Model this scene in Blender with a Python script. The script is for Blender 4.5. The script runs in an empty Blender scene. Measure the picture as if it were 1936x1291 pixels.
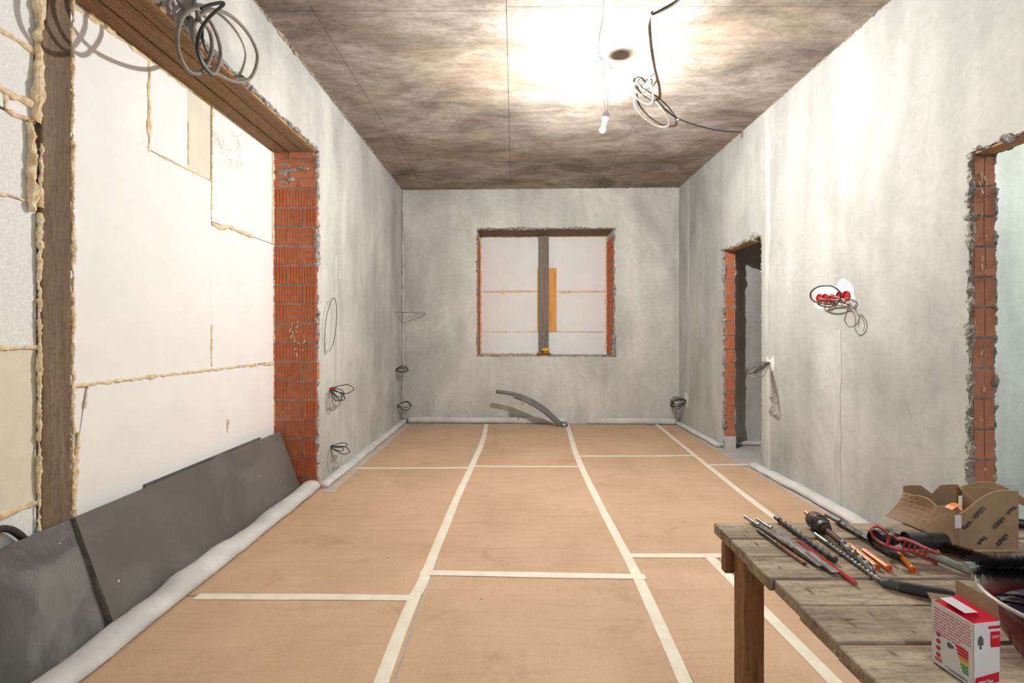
import bpy, math, random
from mathutils import Vector, Matrix, noise
random.seed(7)
PI = math.pi
SC = bpy.context.scene
COL = SC.collection

# ------------------------------------------------------------------ camera, world, exposure
F = 950.0                 # focal length in pixels of the 1936 px frame
U0, V0 = 972.0, 630.0     # principal point
CH = 1.225                # camera height
cam = bpy.data.cameras.new('camera')
cam.sensor_fit = 'HORIZONTAL'; cam.sensor_width = 36.0
cam.lens = F / 1936.0 * 36.0
cam.shift_x = (968.0 - U0) / 1936.0
cam.shift_y = (V0 - 645.5) / 1936.0
cam.clip_start = 0.02
camo = bpy.data.objects.new('camera', cam); COL.objects.link(camo)
camo.location = (0, 0, CH); camo.rotation_euler = (PI / 2, 0, 0)
SC.camera = camo
w = bpy.data.worlds.new('world'); SC.world = w; w.use_nodes = True
w.node_tree.nodes['Background'].inputs[0].default_value = (0.5, 0.55, 0.6, 1)
w.node_tree.nodes['Background'].inputs[1].default_value = 0.3
vs = SC.view_settings
vs.view_transform = 'Standard'; vs.look = 'None'; vs.gamma = 1.0
vs.use_curve_mapping = False
vs.exposure = 0.13
SC.cycles.use_denoising = True
SC.cycles.use_light_tree = False
SC.cycles.max_bounces = 6
SC.cycles.diffuse_bounces = 4
SC.cycles.glossy_bounces = 2
SC.cycles.transmission_bounces = 0
SC.cycles.caustics_reflective = False
SC.cycles.caustics_refractive = False
SC.cycles.sample_clamp_indirect = 8.0
BULB_MAIN = 16000.0        # radiance of the bare bulb hanging in the room
BULB_REAR = 5600.0        # the room's second bare bulb, behind the camera
BULB_SIDE = 7200.0        # bulb in the neighbouring room

# ------------------------------------------------------------------ geometry of the place
XL, XR, HC = -1.545, 2.233, 3.2      # left wall, right wall, ceiling
XF = -1.88                           # face of the polystyrene in the left opening
YB = 6.873                           # back wall at x = 0
SH = -0.0328                         # the back wall stands slightly askew
YJ = 3.945                           # jamb of the left opening
TZ = 0.75                            # table top
def onX(u, v, x): y = x * F / (u - U0); return Vector((x, y, CH + (V0 - v) / F * y))
def onZ(u, v, z): y = F * (CH - z) / (v - V0); return Vector(((u - U0) / F * y, y, z))
def onY(u, v, y): return Vector(((u - U0) / F * y, y, CH + (V0 - v) / F * y))

# ------------------------------------------------------------------ materials
def nt(name):
    m = bpy.data.materials.new(name); m.use_nodes = True
    t = m.node_tree; b = t.nodes['Principled BSDF']
    return m, t, b
def N(t, kind, **kw):
    n = t.nodes.new(kind)
    for k, v in kw.items():
        if k in n.inputs: n.inputs[k].default_value = v
        else: setattr(n, k, v)
    return n
def ramp(t, src, stops):
    r = N(t, 'ShaderNodeValToRGB'); e = r.color_ramp.elements
    while len(e) < len(stops): e.new(0.5)
    for i, (p, c) in enumerate(stops):
        e[i].position = p; e[i].color = (c[0], c[1], c[2], 1) if hasattr(c, '__len__') else (c, c, c, 1)
    t.links.new(src, r.inputs[0]); return r.outputs[0]
def nz(t, co, scale=(1, 1, 1), ns=4.0, detail=4, rough=0.6, dist=0.0):
    mp = N(t, 'ShaderNodeMapping'); mp.inputs['Scale'].default_value = scale
    t.links.new(co, mp.inputs[0])
    n = N(t, 'ShaderNodeTexNoise'); n.inputs['Scale'].default_value = ns; n.inputs['Detail'].default_value = detail
    n.inputs['Roughness'].default_value = rough; n.inputs['Distortion'].default_value = dist
    t.links.new(mp.outputs[0], n.inputs['Vector']); return n.outputs['Fac']
def mix(t, a, b, f, mode='MIX'):
    n = N(t, 'ShaderNodeMix', data_type='RGBA', blend_type=mode)
    if isinstance(f, (int, float)): n.inputs[0].default_value = f
    else: t.links.new(f, n.inputs[0])
    for i, s in ((6, a), (7, b)):
        if hasattr(s, 'is_linked'): t.links.new(s, n.inputs[i])
        else: n.inputs[i].default_value = (*s, 1)
    return n.outputs[2]
def bump(t, b, h, strength, dist=0.01):
    n = N(t, 'ShaderNodeBump'); n.inputs['Strength'].default_value = strength; n.inputs['Distance'].default_value = dist
    t.links.new(h, n.inputs['Height']); t.links.new(n.outputs[0], b.inputs['Normal'])
def simple(name, c1, c2=None, scale=(1, 1, 1), ns=8, rough=0.7, metal=0.0, bm=0.0, bs=60, lo=0.35, hi=0.65, bd=0.005, spec=0.3):
    m, t, b = nt(name)
    b.inputs['Roughness'].default_value = rough; b.inputs['Metallic'].default_value = metal
    b.inputs['Specular IOR Level'].default_value = spec
    co = N(t, 'ShaderNodeTexCoord').outputs['Object']
    if c2 is None: c2 = tuple(x * 0.85 for x in c1)
    t.links.new(ramp(t, nz(t, co, scale, ns, 3), [(lo, c1), (hi, c2)]), b.inputs['Base Color'])
    if bm: bump(t, b, nz(t, co, scale, bs, 2), bm, bd)
    return m
def plaster(name, tint=(1, 1, 1), light=0.60, dark=0.40, seed=0.0):
    m, t, b = nt(name); b.inputs['Roughness'].default_value = 0.92; b.inputs['Specular IOR Level'].default_value = 0.15
    g = N(t, 'ShaderNodeNewGeometry').outputs['Position']
    ad = N(t, 'ShaderNodeVectorMath', operation='ADD'); ad.inputs[1].default_value = (seed, seed * 2, seed * 3)
    t.links.new(g, ad.inputs[0]); co = ad.outputs[0]
    c = lambda v, w=1.0: tuple(v * x * y for x, y in zip(tint, (1 , 0.99 , 0.965 * w)))
    a = ramp(t, nz(t, co, (1, 1, 0.7), 1.3, 5, 0.6, 0.5), [(0.33, c(dark)), (0.5, c((light + dark) / 2)), (0.66, c(light))])
    st = ramp(t, nz(t, co, (1, 1, 0.14), 4.0, 3, 0.55), [(0.34, 0.70), (0.58, 1.0)])
    fl = ramp(t, nz(t, co, (1, 1, 1), 16, 4, 0.65, 1.0), [(0.3, 0.88), (0.6, 1.0)])
    col = mix(t, mix(t, a, st, 0.5, 'MULTIPLY'), fl, 0.8, 'MULTIPLY')
    t.links.new(col, b.inputs['Base Color'])
    bump(t, b, nz(t, co, (1, 1, 0.6), 9, 5, 0.7), 0.2, 0.012)
    return m
def concrete_ceiling():
    m, t, b = nt('board_marked_concrete'); b.inputs['Roughness'].default_value = 0.9; b.inputs['Specular IOR Level'].default_value = 0.2
    co = N(t, 'ShaderNodeNewGeometry').outputs['Position']
    a = ramp(t, nz(t, co, (0.8, 1.25, 1), 1.7, 6, 0.62, 0.6), [(0.36, (0.165, 0.138, 0.112)), (0.5, (0.275, 0.238, 0.20)), (0.64, (0.40, 0.358, 0.31))])
    fine = ramp(t, nz(t, co, (0.55, 1.7, 1), 9, 6, 0.72), [(0.34, 0.66), (0.52, 1.0), (0.68, 1.25)])
    sp = ramp(t, nz(t, co, (0.7, 1.4, 1), 42, 3, 0.7), [(0.32, 0.72), (0.5, 1.0)])
    rust = ramp(t, nz(t, co, (0.8, 0.9, 1), 1.3, 3, 0.6), [(0.5, 0.0), (0.62, 0.4)])
    col = mix(t, a, (0.36, 0.27, 0.185), rust)
    col = mix(t, mix(t, col, fine, 0.85, 'MULTIPLY'), sp, 0.7, 'MULTIPLY')
    t.links.new(col, b.inputs['Base Color'])
    bump(t, b, nz(t, co, (0.7, 1.6, 1), 18, 5, 0.7), 0.3, 0.006)
    return m
def wood(name, c1, c2, along=(1, 1, 1), ns=6, rough=0.75, bm=0.3, knots=True):
    m, t, b = nt(name); b.inputs['Roughness'].default_value = rough; b.inputs['Specular IOR Level'].default_value = 0.2
    tc = N(t, 'ShaderNodeTexCoord').outputs['Object']
    oi = N(t, 'ShaderNodeObjectInfo').outputs['Random']
    cb = N(t, 'ShaderNodeCombineXYZ'); 
    mu = N(t, 'ShaderNodeMath', operation='MULTIPLY'); mu.inputs[1].default_value = 37.0
    t.links.new(oi, mu.inputs[0])
    for i in range(3): t.links.new(mu.outputs[0], cb.inputs[i])
    ad = N(t, 'ShaderNodeVectorMath', operation='ADD'); t.links.new(tc, ad.inputs[0]); t.links.new(cb.outputs[0], ad.inputs[1])
    co = ad.outputs[0]
    a = ramp(t, nz(t, co, along, ns, 8, 0.65, 0.6), [(0.3, c2), (0.52, tuple((p + q) / 2 for p, q in zip(c1, c2))), (0.7, c1)])
    g = ramp(t, nz(t, co, along, ns * 7, 4, 0.65), [(0.35, 0.6), (0.55, 1.0)])
    sp = ramp(t, nz(t, co, (1, 1, 1), 70, 3, 0.7), [(0.32, 0.62), (0.5, 1.0)])
    col = mix(t, mix(t, a, g, 0.75, 'MULTIPLY'), sp, 0.6, 'MULTIPLY')
    if knots:
        k = ramp(t, nz(t, co, (along[0] * 2.5, along[1] * 2.5, along[2] * 2.5) if min(along) > 0.3 else tuple(max(x, 0.45) for x in along), 9, 2, 0.5), [(0.22, 0.35), (0.3, 1.0)])
        col = mix(t, col, k, 0.8, 'MULTIPLY')
    t.links.new(col, b.inputs['Base Color'])
    bump(t, b, nz(t, co, along, ns * 7, 5, 0.6), bm, 0.004)
    return m
def hardboard():
    m, t, b = nt('hardboard'); b.inputs['Roughness'].default_value = 0.6; b.inputs['Specular IOR Level'].default_value = 0.22
    co = N(t, 'ShaderNodeNewGeometry').outputs['Position']
    a = ramp(t, nz(t, co, (1, 1, 1), 1.6, 4, 0.6, 0.4), [(0.3, (0.50, 0.335, 0.215)), (0.7, (0.60, 0.412, 0.275))])
    f = ramp(t, nz(t, co, (1, 1, 1), 160, 3, 0.7), [(0.35, 0.86), (0.6, 1.0)])
    d = ramp(t, nz(t, co, (1, 1, 1), 3.1, 5, 0.7, 0.6), [(0.28, 0.80), (0.42, 1.0)])
    s = ramp(t, nz(t, co, (1, 1, 1), 24, 2, 0.4), [(0.19, 0.35), (0.225, 1.0)])
    sc = ramp(t, nz(t, co, (0.25, 3, 1), 8, 6, 0.6), [(0.3, 0.92), (0.5, 1.0)])
    col = mix(t, mix(t, mix(t, a, f, 0.7, 'MULTIPLY'), d, 0.8, 'MULTIPLY'), s, 0.8, 'MULTIPLY')
    col = mix(t, col, sc, 0.8, 'MULTIPLY')
    t.links.new(col, b.inputs['Base Color'])
    return m
def tile_backer(name, c1, c2, ridge, dust):
    m, t, b = nt(name); b.inputs['Roughness'].default_value = 0.5; b.inputs['Specular IOR Level'].default_value = 0.35
    co = N(t, 'ShaderNodeTexCoord').outputs['Object']
    a = ramp(t, nz(t, co, (1, 1, 1), 2.6, 8, 0.55, 0.8), [(0.35, c2), (0.65, c1)])
    du = ramp(t, nz(t, co, (1, 1, 1), 2.4, 5, 0.6, 0.3), [(0.48, 0.0), (0.56, dust), (0.66, dust * .8)])
    sp = ramp(t, nz(t, co, (1, 1, 1), 48, 1, 0.3), [(0.825, 0.0), (0.84, 0.9)])
    col = mix(t, mix(t, a, (0.3, 0.29, 0.28), du), (0.75, 0.75, 0.73), sp)
    t.links.new(col, b.inputs['Base Color'])
    wv = N(t, 'ShaderNodeTexWave', wave_type='BANDS', bands_direction='Y'); wv.inputs['Scale'].default_value = 22
    wv.inputs['Distortion'].default_value = 0.4
    t.links.new(co, wv.inputs['Vector'])
    bump(t, b, wv.outputs['Fac'], ridge, 0.003)
    return m
def emis(name, col, s):
    m, t, b = nt(name); e = N(t, 'ShaderNodeEmission'); e.inputs[0].default_value = (*col, 1); e.inputs[1].default_value = s
    t.links.new(e.outputs[0], t.nodes['Material Output'].inputs[0]); return m

M = {}
M['plaster'] = plaster('grey_plaster', (1, 1, 0.985), 0.64, 0.42, 0.0)
M['plaster_cool'] = plaster('pale_plaster', (0.96, 1.0, 0.97), 0.80, 0.66, 5.0)
M['plaster_right'] = plaster('right_wall_plaster', (0.98, 1.0, 0.985), 0.59, 0.40, 3.0)
M['plaster_back'] = plaster('back_wall_plaster', (1, 0.99, 0.97), 0.70, 0.46, 9.0)
M['patch'] = simple('plaster_filler', (0.57, 0.57, 0.555), (0.45, 0.447, 0.435), (1, 1, 0.3), 14, 0.9, bm=0.3, bs=40)
M['white_patch'] = simple('white_filler', (0.84, 0.84, 0.82), (0.72, 0.72, 0.70), (1, 1, 1), 18, 0.9, bm=0.4, bs=40)
M['rough_plaster'] = simple('broken_plaster_edge', (0.44, 0.425, 0.39), (0.16, 0.145, 0.125), (1, 1, 1), 26, 0.95, bm=0.9, bs=70, bd=0.01)
M['mortar'] = simple('brick_mortar', (0.40, 0.35, 0.29), (0.26, 0.215, 0.17), (1, 1, 1), 22, 0.95, bm=0.8, bs=60, bd=0.008)
M['ceiling'] = concrete_ceiling()
M['screed'] = simple('floor_screed', (0.50, 0.49, 0.465), (0.40, 0.39, 0.37), (1, 1, 1), 3, 0.85, bm=0.2, bs=40)
M['hardboard'] = hardboard()
M['tape'] = simple('masking_tape', (0.80, 0.745, 0.61), (0.72, 0.655, 0.52), (1, 1, 1), 9, 0.7, bm=0.2, bs=50)
M['edge_foam'] = simple('edge_strip_foam', (0.66, 0.65, 0.635), (0.52, 0.51, 0.495), (1, 1, 1), 5, 0.85, bm=0.15, bs=25)
M['film'] = simple('plastic_film', (0.56, 0.48, 0.41), (0.48, 0.40, 0.33), (1, 1, 1), 5, 0.4, bm=0.15, bs=25)
M['brick'] = simple('ceramic_brick', (0.56, 0.165, 0.068), (0.40, 0.105, 0.042), (1, 1, 1), 9, 0.85, bm=0.3, bs=50)
M['brick_pale'] = simple('dusty_ceramic_brick', (0.58, 0.27, 0.18), (0.47, 0.19, 0.12), (1, 1, 1), 9, 0.85, bm=0.3, bs=50)
M['brick_orange'] = simple('orange_ceramic_brick', (0.56, 0.21, 0.105), (0.42, 0.135, 0.065), (1, 1, 1), 9, 0.85, bm=0.3, bs=50)
M['eps'] = simple('white_polystyrene', (0.88, 0.88, 0.88), (0.84, 0.84, 0.84), (1, 1, 1), 3, 0.8, bm=0.25, bs=130, bd=0.003)
M['eps_cool'] = simple('speckled_polystyrene', (0.85, 0.865, 0.865), (0.74, 0.755, 0.755), (1, 1, 1), 90, 0.8, bm=0.35, bs=130, bd=0.003)
M['eps_cream'] = simple('yellowed_polystyrene', (0.77, 0.74, 0.62), (0.70, 0.67, 0.54), (1, 1, 1), 5, 0.8, bm=0.25, bs=130, bd=0.003)
M['pu'] = simple('expanding_foam', (0.84, 0.73, 0.52), (0.66, 0.50, 0.28), (1, 1, 1), 30, 0.7, bm=0.7, bs=70, bd=0.006)
M['osb'] = simple('orange_plywood', (0.80, 0.42, 0.12), (0.68, 0.32, 0.08), (3, 3, 0.4), 8, 0.7, bm=0.2, bs=30)
M['post'] = wood('weathered_timber', (0.27, 0.195, 0.135), (0.145, 0.098, 0.066), (3, 3, 0.25), 7)
M['post_grey'] = wood('grey_weathered_timber', (0.34, 0.295, 0.255), (0.20, 0.17, 0.145), (3, 3, 0.25), 7)
M['soffit'] = wood('formwork_board', (0.58, 0.385, 0.20), (0.41, 0.245, 0.115), (3, 0.22, 3), 6)
M['table_plank'] = wood('worn_table_plank', (0.58, 0.475, 0.35), (0.26, 0.19, 0.125), (0.5, 4, 4), 5, bm=0.6)
M['table_leg'] = wood('table_timber', (0.42, 0.24, 0.115), (0.24, 0.125, 0.055), (3, 3, 0.25), 7)
M['netting'] = simple('rusty_wire', (0.30, 0.22, 0.15), (0.18, 0.12, 0.08), (1, 1, 1), 30, 0.6, 0.3)
M['board_front'] = tile_backer('grey_backer_board', (0.150, 0.135, 0.122), (0.115, 0.104, 0.096), 0.06, 0.12)
M['board_rear'] = tile_backer('ribbed_backer_board', (0.150, 0.148, 0.145), (0.075, 0.073, 0.072), 0.5, 0.4)
M['board_edge'] = simple('foam_core_edge', (0.20, 0.185, 0.15), (0.12, 0.11, 0.09), (1, 1, 1), 40, 0.8, bm=0.6, bs=60)
M['black'] = simple('black_plastic', (0.018, 0.018, 0.02), (0.03, 0.03, 0.032), (1, 1, 1), 12, 0.35, spec=0.5)
M['cable'] = simple('dark_cable', (0.045, 0.042, 0.04), (0.07, 0.066, 0.06), (1, 1, 1), 12, 0.5)
M['cable_grey'] = simple('grey_cable', (0.25, 0.22, 0.19), (0.18, 0.155, 0.13), (1, 1, 1), 12, 0.5)
M['cable_white'] = simple('white_cable', (0.50, 0.43, 0.37), (0.40, 0.34, 0.29), (1, 1, 1), 12, 0.5)
M['cable_blue'] = simple('blue_wire', (0.06, 0.25, 0.42), (0.05, 0.2, 0.36), (1, 1, 1), 12, 0.5)
M['red_plastic'] = simple('red_plastic', (0.50, 0.018, 0.02), (0.40, 0.012, 0.015), (1, 1, 1), 14, 0.4, spec=0.5)
M['red_handle'] = simple('dull_red_plastic', (0.36, 0.045, 0.038), (0.28, 0.03, 0.027), (1, 1, 1), 30, 0.45, spec=0.5)
M['pipe'] = simple('grey_pipe', (0.21, 0.205, 0.20), (0.15, 0.145, 0.14), (1, 1, 1), 8, 0.5)
M['steel'] = simple('worn_steel', (0.38, 0.365, 0.34), (0.20, 0.185, 0.17), (1, 1, 1), 60, 0.42, 0.75, bm=0.2, bs=120)
M['dark_steel'] = simple('oily_steel', (0.15, 0.135, 0.125), (0.06, 0.05, 0.045), (1, 1, 1), 60, 0.45, 0.7, bm=0.3, bs=120)
M['rust'] = simple('rusted_steel', (0.135, 0.075, 0.052), (0.06, 0.036, 0.028), (1, 1, 1), 60, 0.6, 0.4, bm=0.5, bs=140)
M['copper'] = simple('copper_coating', (0.52, 0.32, 0.19), (0.34, 0.19, 0.11), (1, 1, 1), 40, 0.5, 0.5)
M['pencil'] = simple('red_lacquer', (0.58, 0.012, 0.025), (0.48, 0.01, 0.02), (1, 1, 1), 20, 0.3, spec=0.5)
M['raw_wood'] = simple('raw_wood', (0.36, 0.20, 0.12), (0.26, 0.14, 0.08), (1, 1, 1), 60, 0.8)
M['raw_wood_dark'] = simple('dark_gouged_wood', (0.06, 0.04, 0.026), (0.1, 0.07, 0.045), (1, 1, 1), 60, 0.9)
M['orange'] = simple('orange_plastic', (0.90, 0.27, 0.02), (0.80, 0.20, 0.015), (1, 1, 1), 30, 0.4, spec=0.4)
M['orange_end'] = simple('deep_orange_plastic', (0.85, 0.14, 0.03), (0.75, 0.1, 0.02), (1, 1, 1), 30, 0.5)
M['grey_handle'] = simple('grey_plastic', (0.12, 0.122, 0.125), (0.09, 0.09, 0.093), (1, 1, 1), 20, 0.45)
M['zinc'] = simple('zinc_tube', (0.42, 0.44, 0.42), (0.25, 0.27, 0.25), (1, 1, 1), 30, 0.45, 0.5)
M['card'] = simple('corrugated_card', (0.40, 0.275, 0.175), (0.33, 0.222, 0.138), (1, 1, 1), 12, 0.85, bm=0.1, bs=40)
M['ink'] = simple('black_ink', (0.02, 0.018, 0.016), (0.03, 0.027, 0.024), (1, 1, 1), 30, 0.8)
M['box_white'] = simple('coated_white_card', (0.80, 0.80, 0.81), (0.76, 0.76, 0.77), (1, 1, 1), 30, 0.4)
M['print_red'] = simple('red_print', (0.68, 0.015, 0.045), (0.62, 0.012, 0.04), (1, 1, 1), 30, 0.45)
M['print_pink'] = simple('fine_red_print', (0.72, 0.16, 0.18), (0.65, 0.14, 0.16), (1, 1, 1), 30, 0.5)
M['print_grey'] = simple('grey_print', (0.10, 0.105, 0.11), (0.16, 0.165, 0.17), (1, 1, 1), 30, 0.5)
M['print_orange'] = simple('orange_print', (0.85, 0.30, 0.03), (0.8, 0.27, 0.03), (1, 1, 1), 30, 0.5)
M['print_yellow'] = simple('yellow_print', (0.82, 0.62, 0.06), (0.78, 0.58, 0.05), (1, 1, 1), 30, 0.5)
M['print_green'] = simple('green_print', (0.10, 0.42, 0.12), (0.08, 0.36, 0.1), (1, 1, 1), 30, 0.5)
M['bristle_black'] = simple('black_bristle', (0.012, 0.013, 0.017), (0.03, 0.032, 0.04), (1, 1, 1), 50, 0.6)
M['bristle_brown'] = simple('brown_bristle', (0.075, 0.036, 0.026), (0.045, 0.02, 0.015), (1, 1, 1), 50, 0.7)
M['enamel'] = simple('dark_red_enamel', (0.17, 0.012, 0.018), (0.14, 0.01, 0.015), (1, 1, 1), 10, 0.25, spec=0.5)
M['rim'] = simple('cream_rim', (0.62, 0.57, 0.50), (0.55, 0.5, 0.44), (1, 1, 1), 10, 0.3, spec=0.5)
M['navy'] = simple('navy_plastic', (0.022, 0.024, 0.055), (0.035, 0.035, 0.075), (1, 1, 1), 12, 0.4)
M['yellow'] = simple('yellow_plastic', (0.80, 0.56, 0.03), (0.7, 0.46, 0.02), (1, 1, 1), 12, 0.45)
M['tool_orange'] = simple('orange_tool', (0.62, 0.16, 0.03), (0.5, 0.12, 0.02), (1, 1, 1), 12, 0.5)
M['bulb'] = emis('lit_bulb', (1.0, 0.968, 0.925), BULB_MAIN)
M['bulb_rear'] = emis('lit_bulb_rear', (0.93, 0.975, 1.0), BULB_REAR)
M['bulb_side'] = emis('lit_bulb_side', (0.93, 1.0, 0.975), BULB_SIDE)
M['bulb_base'] = simple('bulb_base', (0.5, 0.5, 0.5), (0.45, 0.45, 0.45), (1, 1, 1), 12, 0.5)
M['chalk'] = simple('chalk', (0.80, 0.80, 0.77), (0.7, 0.7, 0.67), (1, 1, 1), 50, 0.9)

# ------------------------------------------------------------------ mesh helpers
class MB:
    def __init__(s): s.v = []; s.f = []
    def add(s, vs, fs):
        o = len(s.v); s.v += [Vector(p) for p in vs]; s.f += [tuple(i + o for i in f) for f in fs]; return s
    def box(s, a, b):
        (x0, y0, z0), (x1, y1, z1) = [tuple(min(p, q) for p, q in zip(a, b)), tuple(max(p, q) for p, q in zip(a, b))]
        return s.add([(x0, y0, z0), (x1, y0, z0), (x1, y1, z0), (x0, y1, z0), (x0, y0, z1), (x1, y0, z1), (x1, y1, z1), (x0, y1, z1)],
                     [(0, 3, 2, 1), (4, 5, 6, 7), (0, 1, 5, 4), (1, 2, 6, 5), (2, 3, 7, 6), (3, 0, 4, 7)])
    def cbox(s, a, b, c):                       # box with chamfered edges
        x0, y0, z0 = a; x1, y1, z1 = b
        V = []; 
        for sx in (0, 1):
            for sy in (0, 1):
                for sz in (0, 1):
                    X = (x0, x1)[sx]; Y = (y0, y1)[sy]; Z = (z0, z1)[sz]
                    dx = (c, -c)[sx]; dy = (c, -c)[sy]; dz = (c, -c)[sz]
                    V += [(X, Y + dy, Z + dz), (X + dx, Y, Z + dz), (X + dx, Y + dy, Z)]
        i = lambda sx, sy, sz, k: (sx * 4 + sy * 2 + sz) * 3 + k
        fs = [(i(0,0,0,0), i(0,0,1,0), i(0,1,1,0), i(0,1,0,0)), (i(1,0,0,0), i(1,1,0,0), i(1,1,1,0), i(1,0,1,0)),
              (i(0,0,0,1), i(1,0,0,1), i(1,0,1,1), i(0,0,1,1)), (i(0,1,0,1), i(0,1,1,1), i(1,1,1,1), i(1,1,0,1)),
              (i(0,0,0,2), i(0,1,0,2), i(1,1,0,2), i(1,0,0,2)), (i(0,0,1,2), i(1,0,1,2), i(1,1,1,2), i(0,1,1,2))]
        for a_ in (0, 1):
            for b_ in (0, 1):
                fs.append((i(a_,b_,0,0), i(a_,b_,1,0), i(a_,b_,1,1), i(a_,b_,0,1)))
                fs.append((i(a_,0,b_,0), i(a_,1,b_,0), i(a_,1,b_,2), i(a_,0,b_,2)))
                fs.append((i(0,a_,b_,1), i(1,a_,b_,1), i(1,a_,b_,2), i(0,a_,b_,2)))
        for a_ in (0, 1):
            for b_ in (0, 1):
                for d_ in (0, 1): fs.append((i(a_,b_,d_,0), i(a_,b_,d_,1), i(a_,b_,d_,2)))
        return s.add(V, fs)
    def obox(s, p, q, up, wd, ht):              # oriented bar p->q, width across, height along up
        p = Vector(p); q = Vector(q); d = (q - p).normalized(); up = Vector(up); sd = d.cross(up).normalized(); up = sd.cross(d).normalized()
        V = []
        for e in (p, q):
            for a, b in ((-1, -1), (1, -1), (1, 1), (-1, 1)): V.append(e + sd * a * wd / 2 + up * b * ht / 2)
        return s.add(V, [(0, 1, 2, 3), (7, 6, 5, 4), (0, 4, 5, 1), (1, 5, 6, 2), (2, 6, 7, 3), (3, 7, 4, 0)])
    def tube(s, pts, r, n=8, closed=False, cap=True, rfun=None):
        pts = [Vector(p) for p in pts]; m = len(pts); rings = []
        up = None
        for k, p in enumerate(pts):
            a = pts[(k - 1) % m] if (closed or k > 0) else p; b = pts[(k + 1) % m] if (closed or k < m - 1) else p
            d = (b - a)
            if d.length < 1e-9: d = Vector((0, 0, 1))
            d.normalize()
            if up is None:
                up = d.orthogonal().normalized()
            up = (up - d * up.dot(d))
            if up.length < 1e-6: up = d.orthogonal()
            up.normalize(); sd = d.cross(up)
            ring = []
            for j in range(n):
                t = 2 * PI * j / n
                rr = r[k] if hasattr(r, '__len__') else r
                if rfun: rr *= rfun(k, t)
                ring.append(p + (up * math.cos(t) + sd * math.sin(t)) * rr)
            rings.append(ring)
        V = [x for rg in rings for x in rg]; fs = []
        for k in range(m if closed else m - 1):
            k2 = (k + 1) % m
            for j in range(n):
                fs.append((k * n + j, k * n + (j + 1) % n, k2 * n + (j + 1) % n, k2 * n + j))
        if cap and not closed:
            fs.append(tuple(reversed(range(n)))); fs.append(tuple((m - 1) * n + j for j in range(n)))
        return s.add(V, fs)
    def lathe(s, prof, c, n=24, ax=(0, 0, 1), a0=0.0):
        ax = Vector(ax).normalized(); e = ax.orthogonal().normalized(); g = ax.cross(e); c = Vector(c)
        V = []; m = len(prof)
        for (r, h) in prof:
            for j in range(n):
                t = 2 * PI * j / n + a0; V.append(c + ax * h + (e * math.cos(t) + g * math.sin(t)) * r)
        fs = []
        for k in range(m - 1):
            for j in range(n): fs.append((k * n + j, k * n + (j + 1) % n, (k + 1) * n + (j + 1) % n, (k + 1) * n + j))
        if prof[0][0] > 1e-5: fs.append(tuple(reversed(range(n))))
        if prof[-1][0] > 1e-5: fs.append(tuple((m - 1) * n + j for j in range(n)))
        return s.add(V, fs)
    def prism(s, poly, d):                      # planar polygon (3d points) extruded by d
        d = Vector(d); n = len(poly); P = [Vector(p) for p in poly]
        return s.add(P + [p + d for p in P], [tuple(reversed(range(n))), tuple(range(n, 2 * n))] + [(i, (i + 1) % n, (i + 1) % n + n, i + n) for i in range(n)])
    def sheet(s, grid, th):                     # grid of points [rows][cols] given thickness th
        R = len(grid); C = len(grid[0]); P = [[Vector(p) for p in row] for row in grid]
        V = []
        for sgn in (0, 1):
            for r in range(R):
                for c in range(C):
                    a = P[min(r + 1, R - 1)][c] - P[max(r - 1, 0)][c]; b = P[r][min(c + 1, C - 1)] - P[r][max(c - 1, 0)]
                    nn = a.cross(b); nn = nn.normalized() if nn.length > 1e-9 else Vector((0, 0, 1))
                    V.append(P[r][c] + nn * th * (sgn - 0.5))
        o = R * C; fs = []
        for r in range(R - 1):
            for c in range(C - 1):
                a, b, d, e = r * C + c, r * C + c + 1, (r + 1) * C + c + 1, (r + 1) * C + c
                fs.append((a, b, d, e)); fs.append((e + o, d + o, b + o, a + o))
        for r in range(R - 1):
            for c in (0, C - 1):
                a, b = r * C + c, (r + 1) * C + c; fs.append((a, b, b + o, a + o) if c else (b, a, a + o, b + o))
        for c in range(C - 1):
            for r in (0, R - 1):
                a, b = r * C + c, r * C + c + 1; fs.append((b, a, a + o, b + o) if r else (a, b, b + o, a + o))
        return s.add(V, fs)
    def bead(s, pts, r, seed=0, flat=None, amp=0.6, step=None, n=10):   # lumpy strand of foam or broken plaster
        pts = resample(pts, min(step or 1, r * 0.5)); sv = Vector((seed * 3.1, seed * 1.7, 0))
        rr = []
        for k, p in enumerate(pts):
            q = p / r
            rr.append(r * max(0.22, 0.62 + amp * (0.75 * noise.noise(q * 0.11 + sv) + 0.7 * noise.noise(q * 0.36 + sv) + 0.35 * noise.noise(q * 0.9 + sv))))
        o = len(s.v); s.tube(pts, rr, n)
        for i in range(o, len(s.v)):
            p = s.v[i]; q = p / r
            s.v[i] = p + (noise.noise_vector(q * 0.3 + sv) * 0.35 + noise.noise_vector(q * 0.85 + sv) * 0.30 + noise.noise_vector(q * 1.9 + sv) * 0.16) * r * amp / 0.6
        if flat:
            ax, c0, k = flat
            for i in range(o, len(s.v)): s.v[i][ax] = c0 + (s.v[i][ax] - c0) * k
        return s
    def shear(s):
        for p in s.v: p.y += SH * p.x
        return s
    def build(s, name, mat, parent=None, loc=None, smooth=False):
        me = bpy.data.meshes.new(name)
        org = Vector(loc) if loc is not None else (root_loc(parent) if parent else Vector())
        me.from_pydata([p - org for p in s.v], [], s.f); me.update()
        if mat: me.materials.append(M[mat])
        if smooth: me.polygons.foreach_set('use_smooth', [True] * len(me.polygons))
        o = bpy.data.objects.new(name, me); COL.objects.link(o)
        if parent: o.parent = parent
        else: o.location = org
        return o
def root_loc(o):
    while o.parent: o = o.parent
    return Vector(o.location)
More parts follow.
